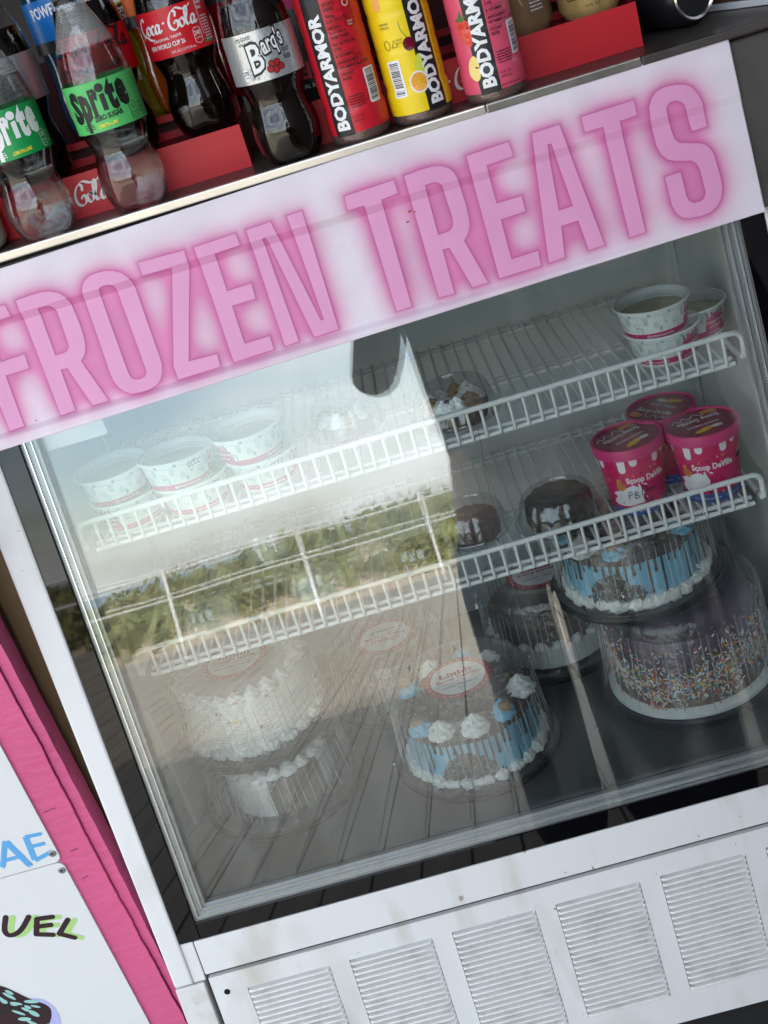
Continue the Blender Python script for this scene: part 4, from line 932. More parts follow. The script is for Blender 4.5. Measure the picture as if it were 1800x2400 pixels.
def barqfn(a, z0, z1):
    for i in range(-16, 17):
        for j in range(4): x = i*.0062+(.0031 if j % 2 else 0); y = z0+.0065+j*.0112; a.stroke([(x, y-.0055), (x+.0028, y), (x, y+.0055), (x-.0028, y), (x, y-.0055)], .0005, SILV2, 0)
    for st, m_, b, lay in (('Barq\'s', K, .10, 2), ('Barq\'s', WI, .015, 3)):
        a.text('B', -.0060, z0+.0235, .0270, m_, lay, wd=.0135+(.0035 if lay == 2 else 0), bold=b*.8, rot=10, shear=.15)
        a.text('arq\'s', .0130, z0+.0350, .0170, m_, lay, wd=.0230+(.003 if lay == 2 else 0), bold=b, rot=14, shear=.15)
    for q, (bx, by) in enumerate(((.0045, .0095), (.0100, .0075), (.0155, .0095), (.0070, .0140), (.0125, .0140))):
        a.ell(bx, z0+by, .0030, .0034, mat('barrel_red', rgb(165, 28, 30), .5), 4, 14); a.ring(bx, z0+by, .0030, .0034, .0006, K, 5, 14)
    a.text("IT'S GOOD", -.0135, z0+.0420, .0036, K, 2, wd=.0165, bold=.01, rot=4); a.text('SINCE 1898', -.0120, z0+.0375, .0028, K, 2, wd=.0155, rot=4)
    a.rrect(-.0240, z0+.0035, -.0175, z0+.0150, .002, WI, 2); a.text('270', -.0208, z0+.0110, .0040, K, 3, wd=.0058, bold=.02); a.text('CALORIES', -.0208, z0+.0068, .0014, K, 3, wd=.0052)
    for i, s in enumerate(('20 FL OZ', '(1.25 PT)', '591 mL')): a.text(s, -.0115, z0+.0130-.0042*i, .0030, K, 2, wd=.0085)
    a.text('ROOT', .0255, z0+.0230, .0042, K, 2, wd=.0085, bold=.01); a.text('BEER', .0255, z0+.0165, .0042, K, 2, wd=.0085, bold=.01)
bottle('root beer bottle with a silver label and red barrels, between the two displays', (.4035, .1640, T0), 'dark', -.03, COLA, SILV, CAPK, fn=barqfn)
def zerofn(a, z0, z1): coca(a, 0.0, z0+.034, .0200, K, 2); a.text('ZERO SUGAR', 0, z0+.010, .005, K, 2, wd=.04, bold=.02)
bottle('cola bottle with black script on red, behind the black capped clear bottle', (.2360, .2440, T0+.0410), 'dark', .05, COLA, RED_L, CAPK, fn=zerofn)
def nutfn(a, z0, z1):
    a.rect(-.030, z0, .034, z1, mat('label_grey', (.42, .41, .40, 1), .5), 0); a.stroke([(.004, z0+.004), (.004, z1-.004), (.030, z1-.004)], .0005, K, 2)
    a.text('Nutrition', .0130, z1-.0080, .0044, K, 2, wd=.0150, bold=.03); a.text('Facts', .0100, z1-.0140, .0044, K, 2, wd=.0095, bold=.03); a.lines(.026, z1-.006, .012, 14, .0033, K, 2); a.lines(.012, z1-.024, .013, 7, .0045, K, 2, seed=5)
bottle('dark cola bottle turned to its grey nutrition panel, at the far left', (.1360, .2430, T0+.0410), 'dark', -.30, COLA, SILV, CAPK, fn=nutfn)

# sports drinks with a waist, in the row behind
SPB = [(.026, 0), (.0325, .004), (.0350, .012), (.0352, .050), (.0330, .060), (.0322, .078), (.0335, .092), (.0355, .100), (.0358, .150), (.0345, .165), (.0300, .182), (.0220, .198), (.0190, .205), (.0188, .214)]
def pow_fn(main, cap, extra):
    def fn(a, z0, z1):
        a.rect(-.10, z0, .10, z0+.012, K, 1); a.poly([(-.004, z0+.010), (.016, z0+.028), (.060, z0+.028), (.060, z0+.010)], K, 1)
        a.text(main, -.012, z0+.043, .0115, WI, 2, wd=.052, bold=.03, rot=4); a.poly([(.002, z0+.027), (.020, z0+.030), (.020, z0+.036), (.002, z0+.033)], WI, 2)
        a.text('50%', .0160, z0+.0215, .0058, WI, 3, wd=.0125, bold=.01, rot=2); a.text('MORE', .0170, z0+.0145, .0052, WI, 3, wd=.0150, bold=.0, rot=2); a.text('ELECTROLYTES', .0120, z0+.0080, .0040, WI, 3, wd=.0290, rot=2); a.text(extra, .004, z0+.003, .0022, WI, 3, wd=.022)
    return fn
YB, ZB = .335, T0+.0610
def pdrink(label, x, colr_, labc, words, extra, turn=0, y=YB, cap=None):
    L = mat('drink_'+words[:3]+extra[:3], colr_, .08, spec=.4, coat=.2)
    return bottle(label, (x, y, ZB), 'dark', turn, L, labc, cap or CAPK, fill=.19, prof=SPB, lab=(.098, .152), fn=pow_fn(words, K, extra))
pdrink('blue sports drink bottle at the left back, label reading POWER', .196, rgb(0, 72, 108), mat('label_blue', rgb(18, 110, 190), .35), 'POWERADE', 'VS. LEADING SPORTS DRINK', .32)
pdrink('yellow sports drink bottle in the back row', .256, rgb(150, 130, 10), mat('label_yellow', rgb(200, 180, 20), .4), 'POWERADE', 'LEMON', -.2)
pdrink('orange sports drink bottle in the back row, left of the red labelled cola', .300, rgb(170, 70, 6), mat('label_orange', rgb(232, 104, 28), .4), 'POWERADE', 'ORANGE', .5, y=.318)
pdrink('dark red sports drink bottle behind the gap between cola and root beer', .3790, rgb(120, 6, 20), mat('label_crimson', rgb(130, 14, 34), .4), 'POWERADE', 'FRUIT PUNCH', .3, y=.30)

# full-sleeve bottles
def sleeve(label, loc, base, band_u, top, fruit, h=.205, turn=0.0, kind='a'):
    t = thing('sports_bottle', label, 'bottle', (0, 0, 0), 'full-sleeve sports bottles in the front row')
    pr = [(.0265, 0), (.0300, .002), (.0312, .008), (.0316, .020), (.0316, .032), (.0300, .036), (.0303, .040), (.0309, .043), (.0309, .072), (.0298, .075), (.0309, .078), (.0309, .106), (.0298, .109), (.0309, .112), (.0309, .140), (.0303, .143), (.0325, .152), (.0322, .165), (.0290, .180), (.0220, .193), (.0190, .199), (.0188, .207)]
    zs = np.linspace(0, .207, 110); r0 = interp(pr); rv = np.convolve(np.pad([r0(z) for z in zs], 1, mode='edge'), np.ones(3)/3, 'valid'); P = list(zip(rv.tolist(), zs.tolist())); rf = interp(P)
    lo = MB(); lo.lathe([(r, z) for r, z in P if z < .016], PETR, n=96); lo.lathe([(max(r-.001, .001), z+.0008) for r, z in P if z < .016], mat('amber_drink', rgb(92, 50, 36), .1, coat=.2), n=64); lo.build('bottle_foot', t, smooth=True, auto=60)
    mb = MB(); mb.lathe([(r+.0003, z) for r, z in P if .0095 < z < .192], base, n=96, cap0=False, cap1=False)
    a = Art(); z0, z1 = .0098, .190
    lean = 0.0
    a.poly([(band_u-.0105, z0), (band_u+.0105, z0), (band_u+.0105+lean, z1), (band_u-.0105+lean, z1)], K, 0)
    a.text('BODYARMOR', band_u, z0+.0620, .0128, WI, 2, wd=.112, bold=.045, rot=90)
    if top: a.poly([(-.10, .150), (band_u-.006, .150), (band_u+.0072, .138), (.030, .168), (.10, .160), (.10, .1915), (-.10, .1915)], K, 1); a.text(top[0], band_u-.002, .170, .0046, WI, 3, wd=.0150, rot=3); a.text(top[1], band_u-.001, .163, .0046, WI, 3, wd=.0165, rot=3)
    fruit(a, band_u); 
    a.put(mb, lambda u, v, l: (lambda tt, r: (r*math.sin(tt), -r*math.cos(tt), v))(u/.0312+turn, rf(v)+.0004+l), du=.005, dv=.0035)
    mb.build('printed_sleeve', t, smooth=True, auto=40)
    c = MB(); c.lathe([(.0195, .200), (.0205, .202), (.0205, .222), (.019, .225), (0, .225)], CAPK, n=96, lobe=lambda tt, z: .0004*math.cos(48*tt), cap0=False); c.build('bottle_cap', t, smooth=True, auto=35)
    t.location = loc; return t
INKD = mat('ink_dark', (.03, .012, .014, 1), .5); FYEL = mat('sleeve_yellow', rgb(238, 208, 24), .3, noise=(9, .2, rgb(225, 190, 20), 2)); FRED = mat('sleeve_red', rgb(204, 34, 50), .3); FPNK = mat('sleeve_pink', rgb(218, 84, 112), .3)
CHR = mat('cherry', rgb(110, 14, 40), .2); ORG = mat('orange_slice', rgb(236, 160, 60), .35); GRNP = mat('pineapple', rgb(206, 214, 70), .5); SBR = mat('strawberry', rgb(205, 40, 40), .3, noise=(300, .5, rgb(235, 120, 80), 2)); LEAF = mat('leaf_ink', rgb(70, 110, 50), .5); BAN = mat('banana', rgb(240, 215, 130), .4)
def claims(a, x, zt):
    rows = ['SPORTS', 'DRINK', '', '780mg', 'ELECTROLYTES', '', 'NATURAL', 'FLAVORS &', 'SWEETENERS', '', 'NO ARTIFICIAL', 'DYES', '', 'B VITAMINS', '', 'ANTIOXIDANTS', 'VITAMINS A, C, & E', '', 'COCONUT', 'WATER']
    z = zt
    for i, r_ in enumerate(rows):
        if r_: a.text(r_, x, z, .0031 if i > 1 else .0036, INKD, 2, bold=.02, align='l', wd=len(r_)*.00185*(1.15 if i < 2 else 1)); z -= .0046
        else: a.rect(x, z+.0010, x+.021, z+.0013, INKD, 2); z -= .0018
    a.lines(x+.009, .046, .016, 5, .0026, INKD, 2); a.text('16 FL OZ', x+.006, .0265, .0026, INKD, 2, wd=.011); a.text('(473 mL)', x+.006, .0225, .0026, INKD, 2, wd=.011)
def f_red(a, b): claims(a, b+.0125, .134); a.barcode(b+.0370, .036, b+.0480, .066, WI, K); a.rrect(b+.0300, .108, b+.0420, .138, .004, mat('badge_red', rgb(180, 20, 36), .4), 1); a.ring(b+.036, .131, .0032, .0032, .0008, WI, 2, 20); a.text('LEARN', b+.036, .1135, .0020, WI, 2, wd=.006); a.text('MORE', b+.036, .1105, .0020, WI, 2, wd=.005); a.ring(b+.034, .078, .0042, .0052, .0005, INKD, 2)
def f_pink(a, b):
    claims(a, b+.0125, .134); a.barcode(b+.0335, .041, b+.0445, .069, WI, K); a.text('JOE 22 40 JOF A', b+.024, .0145, .0024, INKD, 2, wd=.026)
    a.poly(catmull([(b-.020, .083), (b-.012, .084), (b-.0065, .078), (b-.0065, .062), (b-.011, .057), (b-.017, .063), (b-.021, .073)], 4, True), SBR, 1); a.poly([(b-.022, .083), (b-.017, .086), (b-.014, .092), (b-.012, .086), (b-.008, .086), (b-.013, .081)], LEAF, 2)
    a.poly(catmull([(b-.018, .040), (b-.011, .048), (b-.0065, .044), (b-.0065, .028), (b-.012, .024), (b-.018, .031)], 4, True), BAN, 1)
def f_yel(a, b):
    a.barcode(b-.0400, .031, b-.0300, .063, WI, K)
    a.stroke(catmull([(b-.0190, .100), (b-.0185, .091), (b-.0140, .083)], 4), .0006, LEAF, 2); a.ell(b-.0140, .0770, .0058, .0066, CHR, 2, 24)
    a.poly(catmull([(b-.014, .058), (b-.008, .066), (b-.0055, .060), (b-.0055, .046), (b-.012, .044)], 4, True), GRNP, 1); a.ell(b-.0135, .040, .0095, .0105, WI, 2, 30); a.ell(b-.0135, .040, .0080, .0090, ORG, 3, 30)
    for q in range(8): a.stroke([(b-.0135, .040), (b-.0135+.0078*math.cos(q*.785), .040+.0086*math.sin(q*.785))], .0005, FYEL, 4)
    a.text('SUPERIOR', b-.0345, .100, .0022, INKD, 2, wd=.010); a.text('HYDRATION', b-.0345, .0965, .0022, INKD, 2, wd=.010); a.ring(b-.036, .080, .0030, .0045, .0005, INKD, 2); a.stroke([(b-.031, .077), (b-.028, .084), (b-.025, .077), (b-.031, .077)], .0006, INKD, 2); a.text('PLEASE', b-.0225, .083, .0018, INKD, 2, wd=.006); a.text('RECYCLE', b-.0225, .080, .0018, INKD, 2, wd=.006)
    a.rrect(b-.0410, .112, b-.0330, .140, .0036, mat('badge_orange', rgb(235, 170, 90), .4), 1); a.ring(b-.037, .134, .0022, .0022, .0006, WI, 2, 16)
    for q in range(16): a.text('NUTRITION', b+.0150, .034+q*.0095, .0022, INKD, 2, wd=.0075, rot=90)
sleeve('red sleeve sports bottle with a black top part reading FRUIT PUNCH', (.4755, .1690, T0), FRED, -.0170, ('FRUIT', 'PUNCH'), f_red)
sleeve('yellow sleeve sports bottle with cherry and orange slice print', (.5420, .1720, T0), FYEL, .0150, None, f_yel)
sleeve('pink sleeve sports bottle with strawberry and banana print', (.6185, .1645, T0), FPNK, -.0090, None, f_pink)

# cans
SIL = mat('can_silver', (.75, .75, .76, 1), .22, metal=1)
def can(label, loc, r, h, body, fn, turn=0, name='drinks_can', grp='cans on the displays'):
    t = thing(name, label, 'can', (0, 0, 0), grp)
    mb = MB(); pr = [(r*.84, 0), (r*.88, .003), (r, .009), (r, h-.011), (r*.86, h-.003), (r*.88, h)]
    mb.lathe(pr, body, n=80, cap1=False); a = Art(); fn(a); a.put(mb, lambda u, v, l: ((r+l+.0001)*math.sin(u/r+turn), -(r+l+.0001)*math.cos(u/r+turn), v), du=.005); mb.build('can_body', t, smooth=True, auto=40)
    e = MB(); e.lathe([(r*.88, h), (r*.885, h+.0015), (r*.84, h+.0015), (r*.82, h-.002), (0, h-.002)], SIL, n=64, cap0=False); e.build('can_top', t, smooth=True, auto=50); e = MB(); e.lathe([(r*.84, -.0002), (r*.80, -.0018), (r*.74, -.0005), (r*.6, .004), (0, .006)], SIL, n=64, cap0=False); e.build('can_base', t, smooth=True, auto=50)
    t.location = loc; return t
GOLD = mat('can_gold', rgb(205, 178, 116), .35, metal=.35, noise=(30, .5, rgb(160, 130, 76), 4, (1, 1, .2))); CBR = mat('can_brown', rgb(140, 112, 82), .5, noise=(40, .6, rgb(96, 72, 50), 4, (1, 1, .3))); CBK = mat('can_black', (.010, .010, .012, 1), .3)
LIME = mat('lime_ink', rgb(196, 214, 40), .4)
def fg_(a): a.text('COFFEE + ENERGY', -.002, .022, .0056, INKD, 2, wd=.050, bold=.03); a.rect(-.10, .034, .10, .050, mat('gold_dark', rgb(90, 62, 34), .5), 1); a.text('16 FL OZ', 0, .012, .003, INKD, 2)
can('pale gold coffee can at the right end of the right display', (.7440, .2480, T0+.0410), .0330, .150, GOLD, fg_, -.1)
def fb_(a):
    a.rect(.008, .018, .026, .12, mat('panel_tan', rgb(110, 88, 66), .6), 1); a.lines(.017, .115, .015, 26, .0037, WI, 2); a.stroke([(-.02, .03), (-.010, .06), (.002, .03)], .001, GOLD, 1); a.stroke([(-.02, .06), (-.010, .09), (.002, .06)], .001, GOLD, 1)
can('brown patterned can behind the pink sleeve bottle', (.6720, .2560, T0+.0410), .0330, .150, CBR, fb_, -.1)
def fr_(a):
    a.text('REIGN', 0, .072, .016, STR, 2, wd=.060, bold=.04); a.text('TOTAL BODY FUEL', 0, .056, .0042, WI, 2, wd=.050); a.text('ORANGE DREAMSICLE', 0, .036, .003, STR, 2, wd=.045)
    a.poly([(-.040, .14), (-.012, .14), (-.016, .128), (-.030, .124), (-.030, .118), (-.010, .118), (-.012, .106), (-.024, .106), (-.012, .090), (-.040, .104)], LIME, 1); a.poly([(.002, .14), (.03, .14), (.026, .110), (.010, .118)], LIME, 1); a.rect(-.012, .134, .002, .15, MAG, 1)
can('black can with lime green shapes behind the root beer bottle', (.4400, .2700, T0), .0330, .157, CBK, fr_, .15)
def fk_(a): a.text('15 FL.OZ.(473mL)', .002, .038, .0040, WI, 2, wd=.040, rot=0); a.text('R Y', -.016, .02, .004, WI, 2, rot=0)
def fk2(a): a.text('15 FL. OZ. (473 mL)', .000, .045, .0045, WI, 2, wd=.046, rot=90)
cl = can('black can lying on its side beyond the right display', (.7935, .2560, T0+.0333), .0328, .155, CBK, lambda a: a.text('15 FL. OZ. (473 mL)', -.022, .020, .0042, WI, 2, wd=.040, rot=0), 0, grp='cans on the displays')
cl.rotation_euler = (R(90), 0, R(62))
cl.location = (.828, .262, T0+.0333); cl.rotation_euler = Matrix.Rotation(R(24), 3, 'Z').to_euler()
ax_ = Vector((-.45, .89, 0)).normalized(); cl.rotation_euler = ax_.to_track_quat('Z', 'Y').to_euler(); cl.location = (.846, .222, T0+.0333)
# cream bottle at the left corner
cb = thing('milky_bottle', 'frosted pale bottle standing at the far left corner of the counter', 'bottle', (.0600, .176, T0))
mb = MB(); mb.lathe([(.020, 0), (.027, .003), (.030, .010), (.031, .10), (.029, .14), (.018, .17), (.016, .18)], mat('milky_plastic', (.42, .38, .32, 1), .25, coat=.3, noise=(30, .3, (.5, .48, .44, 1), 3)), c=(.060, .176, T0), n=64); mb.build('bottle_body', cb, smooth=True, auto=60)
mb = MB(); mb.lathe([(.017, .18), (.017, .20), (0, .20)], WI, c=(.060, .176, T0), n=40); mb.build('bottle_cap', cb, smooth=True, auto=40)
# pale shelf unit at the back right
sh = thing('back_shelf', 'pale laminate board on a brown batten behind the steel top at the right', 'shelf', (.90, .30, T0))
LAM = mat('pale_laminate', (.60, .60, .63, 1), .4, noise=(8, .2, (.5, .5, .52, 1), 3)); WOODD = mat('dark_wood', rgb(84, 58, 34), .6, noise=(6, .5, rgb(60, 40, 22), 4, (1, 1, 6)))
d_ = Vector((.0612, -.1041, 0)).normalized(); n_2 = Vector((d_.y, -d_.x, 0))*-1; p0 = Vector((.856, .3186, 0))-d_*.12
def obox(mb, L0, L1, q0, q1, z0, z1, mt):
    vs = [tuple(p0+d_*l+n_2*q+Vector((0, 0, z))) for z in (z0, z1) for l, q in ((L0, q0), (L1, q0), (L1, q1), (L0, q1))]
    mb.add(vs, [(0, 3, 2, 1), (4, 5, 6, 7), (0, 1, 5, 4), (1, 2, 6, 5), (2, 3, 7, 6), (3, 0, 4, 7)], mt)
mb = MB(); obox(mb, 0, .36, .0, .20, T0+.0004, T0+.0075, LAM); mb.build('lower_board', sh, bevel=.001)
mb = MB(); obox(mb, 0, .36, .004, .20, T0+.0079, T0+.021, WOODD); mb.build('wood_batten', sh)
mb = MB(); obox(mb, 0, .36, .0, .20, T0+.0214, T0+.10, LAM); mb.build('upper_board', sh, bevel=.001)

# ================================================================ walls left and right
PLY = mat('brown_plywood', rgb(104, 82, 54), .65, noise=(5, .7, rgb(66, 48, 28), 6, (1, 1, .25), (.35, .65)), bump=(30, .3, .003, (4, 4, .5)))
pw = MB(); pw.box((-1.2, .105, GROUND), (-.034, .12, 1.25), PLY)
pwo = pw.build('plywood_wall', None, bevel=.001); tag(pwo, 'brown plywood wall showing between the pink boards and the freezer', 'wall')
mb = MB(); mb.lathe([(.003, 0), (.0026, .0006), (0, .0008)], mat('brass_screw', rgb(120, 96, 60), .4, metal=.6), n=16, T=lambda x, y, z: (-.0760+x, .1048-z, .340+y)); mb.lathe([(.003, 0), (.0026, .0006), (0, .0008)], mat('brass_screw', rgb(120, 96, 60), .4, metal=.6), n=16, T=lambda x, y, z: (-.0500+x, .1048-z, .230+y)); mb.build('wall_screws', pwo)
PNK = mat('pink_paint', rgb(208, 92, 136), .45, noise=(14, .3, rgb(192, 76, 120), 5, (1, 1, 1)), bump=(22, .65, .003, (1.5, 1.5, 5)))
pk = thing('pink_trim_board', 'bright pink painted boards with cracked grain, left of the freezer', 'trim board', (-.08, .07, GROUND))
def zrow(mb, x0f, x1f, y0, y1, z0, z1, n, mt):
    zs = np.linspace(z0, z1, n); vs = []
    for z in zs: vs += [(x0f(z), y0, z), (x1f(z), y0, z), (x1f(z), y1, z), (x0f(z), y1, z)]
    fs = []
    for i in range(n-1):
        a = i*4
        for k in range(4): fs.append((a+k, a+(k+1) % 4, a+4+(k+1) % 4, a+4+k))
    fs += [(3, 2, 1, 0), tuple((n-1)*4+i for i in range(4))]; mb.add(vs, fs, mt)
jit = [random.uniform(-.0007, .0007) for _ in range(400)]
def seam(z): return float(np.interp(z, [-.6, -.1735, .0945, .288, .391, 1.2], [-.0500, -.0563, -.0655, -.0676, -.0718, -.082]))+jit[int((z+1)*160) % 400]*.7+.0004*math.sin(z*70)
def right(z): return float(np.interp(z, [-.6, -.175, -.105, .1286, .42, 1.2], [-.0480, -.0505, -.0495, -.0515, -.0590, -.072]))+.0003*math.sin(z*130)
mb = MB(); zrow(mb, lambda z: -.175, lambda z: seam(z)-.0005, .050, .085, GROUND+.004, 1.2, 260, PNK); mb.build('wide_board', pk, bevel=.0)
mb = MB(); zrow(mb, lambda z: seam(z)+.0005, right, .0545, .088, GROUND+.004, 1.2, 260, PNK); mb.build('edge_strip', pk)
mb = MB(); mb.box((-.17, .088, GROUND+.004), (-.058, .0945, 1.2), mat('seam_shadow_wood', rgb(60, 26, 36), .8)); mb.build('backing_board', pk)  # dark board colour stands in for shade inside the seam
cr_ = MB()
for z, x0, x1 in ((.388, -.096, -.088), (.1345, -.092, -.082), (.198, -.100, -.084), (.092, -.094, -.086)):
    pts = [(x0+(x1-x0)*i/8, .0497, z+.0022*i/8+random.uniform(-.0004, .0004)) for i in range(9)]; cr_.tube(pts, .0004, DARK, n=4)
cr_.build('paint_cracks', pk)
SBW = mat('sign_board_white', (.70, .705, .72, 1), .28, noise=(4, .08, (.63, .64, .66, 1), 2)); SKY_B = mat('sky_blue_ink', rgb(96, 168, 222), .5); DKB = mat('dark_brown_ink', rgb(48, 26, 34), .5); LGR = mat('light_green_ink', rgb(168, 208, 124), .5)
SCR = mat('screw_grey', (.35, .36, .35, 1), .35, metal=.8)
def bx(z): return -.1095+(.3016-z)*.0195    # right edge of both boards, nearly upright
def signboard(nm, label, z0, z1, fn, scz):
    t = thing(nm, label, 'sign board', (-.2, .045, z0))
    mb = MB(); a = Art(); r = .009; x1t, x1b = bx(z1)+.001, bx(z0)+.001
    P = [(-.62, z0), (x1b-r, z0)]+[(x1b-r+r*math.sin(R(q)), z0+r-r*math.cos(R(q))) for q in range(15, 91, 15)]+[(x1t-r+r*math.cos(R(q)), z1-r+r*math.sin(R(q))) for q in range(0, 91, 15)]+[(-.62, z1)]
    n = len(P); vs = [(x, .0465, z) for x, z in P]+[(x, .0498, z) for x, z in P]
    mb.add(vs, [tuple(range(n)), tuple(range(2*n-1, n-1, -1))]+[(i, n+i, n+(i+1) % n, (i+1) % n) for i in range(n)], SBW)
    fn(a); a.put(mb, lambda u, v, l: (u, .0464-l, v)); mb.build('printed_panel', t)
    for x, z in scz:
        s = MB(); s.lathe([(.0046, 0), (.0046, .0004), (.0040, .0009), (.0024, .0010), (.0022, .0005), (0, .0005)], SCR, n=28, T=lambda q, y, zz: (x+q, .0462-zz, z+y)); s.lathe([(.0016, .0007), (0, .0007)], DARK, n=6, cap0=False, T=lambda q, y, zz: (x+q, .0462-zz, z+y)); s.build('panel_screw', t, smooth=True, auto=30)
def brush(a, pts, wd, mt, seed):
    rr = random.Random(seed); k = 7
    for i in range(k):
        o = (i/(k-1)-.5)*wd; (x0, y0), (x1, y1) = pts; L = math.hypot(x1-x0, y1-y0); nx, ny = -(y1-y0)/L, (x1-x0)/L; dx, dy = (x1-x0)/L, (y1-y0)/L
        e0, e1 = rr.uniform(-.0006, .0022), rr.uniform(-.0006, .003)
        a.stroke([(x0+nx*o+dx*e0, y0+ny*o+dy*e0), (x1+nx*o-dx*e1, y1+ny*o-dy*e1)], wd/(k-1)*rr.uniform(.8, 1.35), mt, 1+i % 3)
def fn_top(a):
    for p, w_, s in ((((-.1315, .1745), (-.1345, .1375)), .0062, 1), (((-.1335, .1745), (-.1110, .1725)), .0046, 2), (((-.1325, .1590), (-.1120, .1585)), .0044, 3), (((-.1345, .1385), (-.1110, .1445)), .0050, 4),
                     (((-.1560, .1770), (-.1745, .1400)), .0056, 5), (((-.1560, .1770), (-.1425, .1320)), .0066, 6), (((-.1680, .1500), (-.1430, .1500)), .0044, 7),
                     (((-.2060, .1830), (-.2060, .1450)), .0056, 8), (((-.2060, .1830), (-.1920, .1760)), .0044, 9), (((-.1920, .1760), (-.2050, .1640)), .0044, 10), (((-.2050, .1640), (-.1870, .1560)), .0048, 11), (((-.1870, .1560), (-.2060, .1450)), .0048, 12)): brush(a, p, w_, SKY_B, s)
def fn_bot(a):
    for m_, ox, oy, lay in ((LGR, .0075, -.0030, 1), (DKB, 0, 0, 2)):
        for p in ([(-.2520, .0850), (-.2560, .0560)], [(-.2510, .0830), (-.2330, .0480), (-.2280, .0760)],
                  [(-.2005, .0700), (-.2095, .0520), (-.2080, .0430), (-.1990, .0420), (-.1880, .0480), (-.1745, .0615)],
                  [(-.1480, .0520), (-.1665, .0550), (-.1765, .0330), (-.1580, .0255)], [(-.1720, .0440), (-.1545, .0410)],
                  [(-.1325, .0415), (-.1500, .0245), (-.1350, .0125)]):
            q_ = [(u+ox, v+oy) for u, v in p]
            if len(p) > 4: a.stroke(catmull(q_, 6), .0070, m_, lay)
            else:
                for e_ in range(len(q_)-1): a.stroke(q_[e_:e_+2], .0070, m_, lay)
            for q in q_: a.ell(q[0], q[1], .0035, .0035, m_, lay, 16)
    # printed sundae: dark topping over a lavender bowl
    LAV = mat('lavender_ink', rgb(176, 180, 226), .5); MNT = mat('mint_ink', rgb(150, 196, 192), .5)
    a.poly(catmull([(-.250, -.060), (-.2172, -.0640), (-.2075, -.0720), (-.2010, -.0880), (-.2030, -.1100), (-.215, -.125), (-.27, -.13)], 5, True), LAV, 1)
    a.poly(catmull([(-.32, -.006), (-.2800, -.016), (-.2501, -.029), (-.226, -.0593), (-.2084, -.0790), (-.2080, -.0930), (-.2180, -.1096), (-.235, -.125), (-.32, -.13)], 5, True), DKB, 2)
    rr = random.Random(8)
    for i in range(34):
        cx = rr.uniform(-.29, -.214); cz = -.034-1.15*(cx+.245)-rr.uniform(.006, .06)
        if cz > -.125: a.ell(cx, cz, rr.uniform(.004, .010), rr.uniform(.0015, .0035), MNT if i % 3 else K, 3+i % 3, 12, rot=rr.uniform(-60, -20))
signboard('price_sign', 'upper white sign board with blue brushed letters and a grey screw', .1275, .86, fn_top, [(-.1115, .1415), (-.1115, .84)])
signboard('menu_sign', 'lower white sign board with dark letters shadowed green and a bowl picture', -.42, .1262, fn_bot, [(-.1105, .1145), (-.1105, -.40)])
# speckled pale post on the right of the freezer
mb = MB(); mb.box((.8905, .06, GROUND), (.95, .25, .60), mat('speckled_beige', rgb(190, 182, 168), .6, noise=(160, .8, rgb(110, 100, 90), 4, (1, 1, 1), (.60, .70)), bump=(120, .5, .002)))
tag(mb.build('pale_post', None, bevel=.002), 'speckled beige post at the right edge of the freezer', 'post')

# ================================================================ the stand, the boardwalk, what the glass reflects
DECKW = mat('deck_boards', rgb(176, 164, 144), .7, noise=(3, .5, rgb(130, 121, 108), 6, (6, .5, 1)), bump=(20, .4, .004, (8, .6, 1)))
dk = MB(); x = -24.0; rr = random.Random(2)
while x < 20: dk.box((x, -16.2, GROUND-.05), (x+.138, 3.2, GROUND+rr.uniform(-.002, .002)), DECKW); x += .146
dko = struct(dk.build('boardwalk', None))
gd = MB(); SAND = mat('sand', rgb(214, 194, 162), .9, noise=(.6, .4, rgb(190, 168, 134), 5), bump=(3, .4, .05))
n = 120; vs = []; 
def duneh(x, y):
    d = -y-16.5
    if d < 0: return GROUND-.12
    k = min(1, d/10); return GROUND-.12+k*(.50+.26*math.sin(x*.11+1)+.22*math.sin(x*.31+y*.2)+.12*math.sin(x*.9+y*.5))-max(0, (d-26)/60)*1.8
xs_ = np.linspace(-140, 120, 130); ys_ = np.concatenate([np.linspace(4, -16, 8), np.linspace(-16.5, -60, 60), np.linspace(-64, -160, 12)])
for y in ys_:
    for x in xs_: vs.append((x, y, max(duneh(x, y), GROUND-2.2)))
nx = len(xs_); gd.add(vs, [(i*nx+j, (i+1)*nx+j, (i+1)*nx+j+1, i*nx+j+1) for i in range(len(ys_)-1) for j in range(nx-1)], SAND)
struct(gd.build('sand_ground', None, smooth=True))
gr = MB(); GRS = mat('dune_grass', (.22, .245, .075, 1), .8, noise=(.9, .8, (.30, .27, .12, 1), 5, (1, 1, 1), (.3, .7)))
rr = random.Random(4)
for c_i in range(900):
    y = -18.2-rr.random()**1.2*22; x = rr.uniform(-42, 36); z = duneh(x, y); R_ = rr.uniform(.5, 1.3); Hh = R_*rr.uniform(.35, .65)
    for k in range(70):
        th = rr.uniform(0, 2*PI); ph_ = math.acos(rr.uniform(0, 1)); q = rr.uniform(.75, 1.08)
        p = Vector((x+R_*q*math.sin(ph_)*math.cos(th), y+R_*q*math.sin(ph_)*math.sin(th), z-.05+Hh*q*math.cos(ph_)))
        n3 = Vector((rr.uniform(-1, 1), rr.uniform(-1, 1), rr.uniform(-.2, 1))).normalized(); t1 = n3.orthogonal().normalized(); t2 = n3.cross(t1); L = rr.uniform(.07, .20)
        gr.add([tuple(p+t1*L), tuple(p+t2*L*.6), tuple(p-t1*L), tuple(p-t2*L*.6)], [(0, 1, 2, 3)], GRS)
go = gr.build('dune_grass', None); go['kind'] = 'stuff'; go['label'] = 'green grass covering the dunes beyond the boardwalk rail'
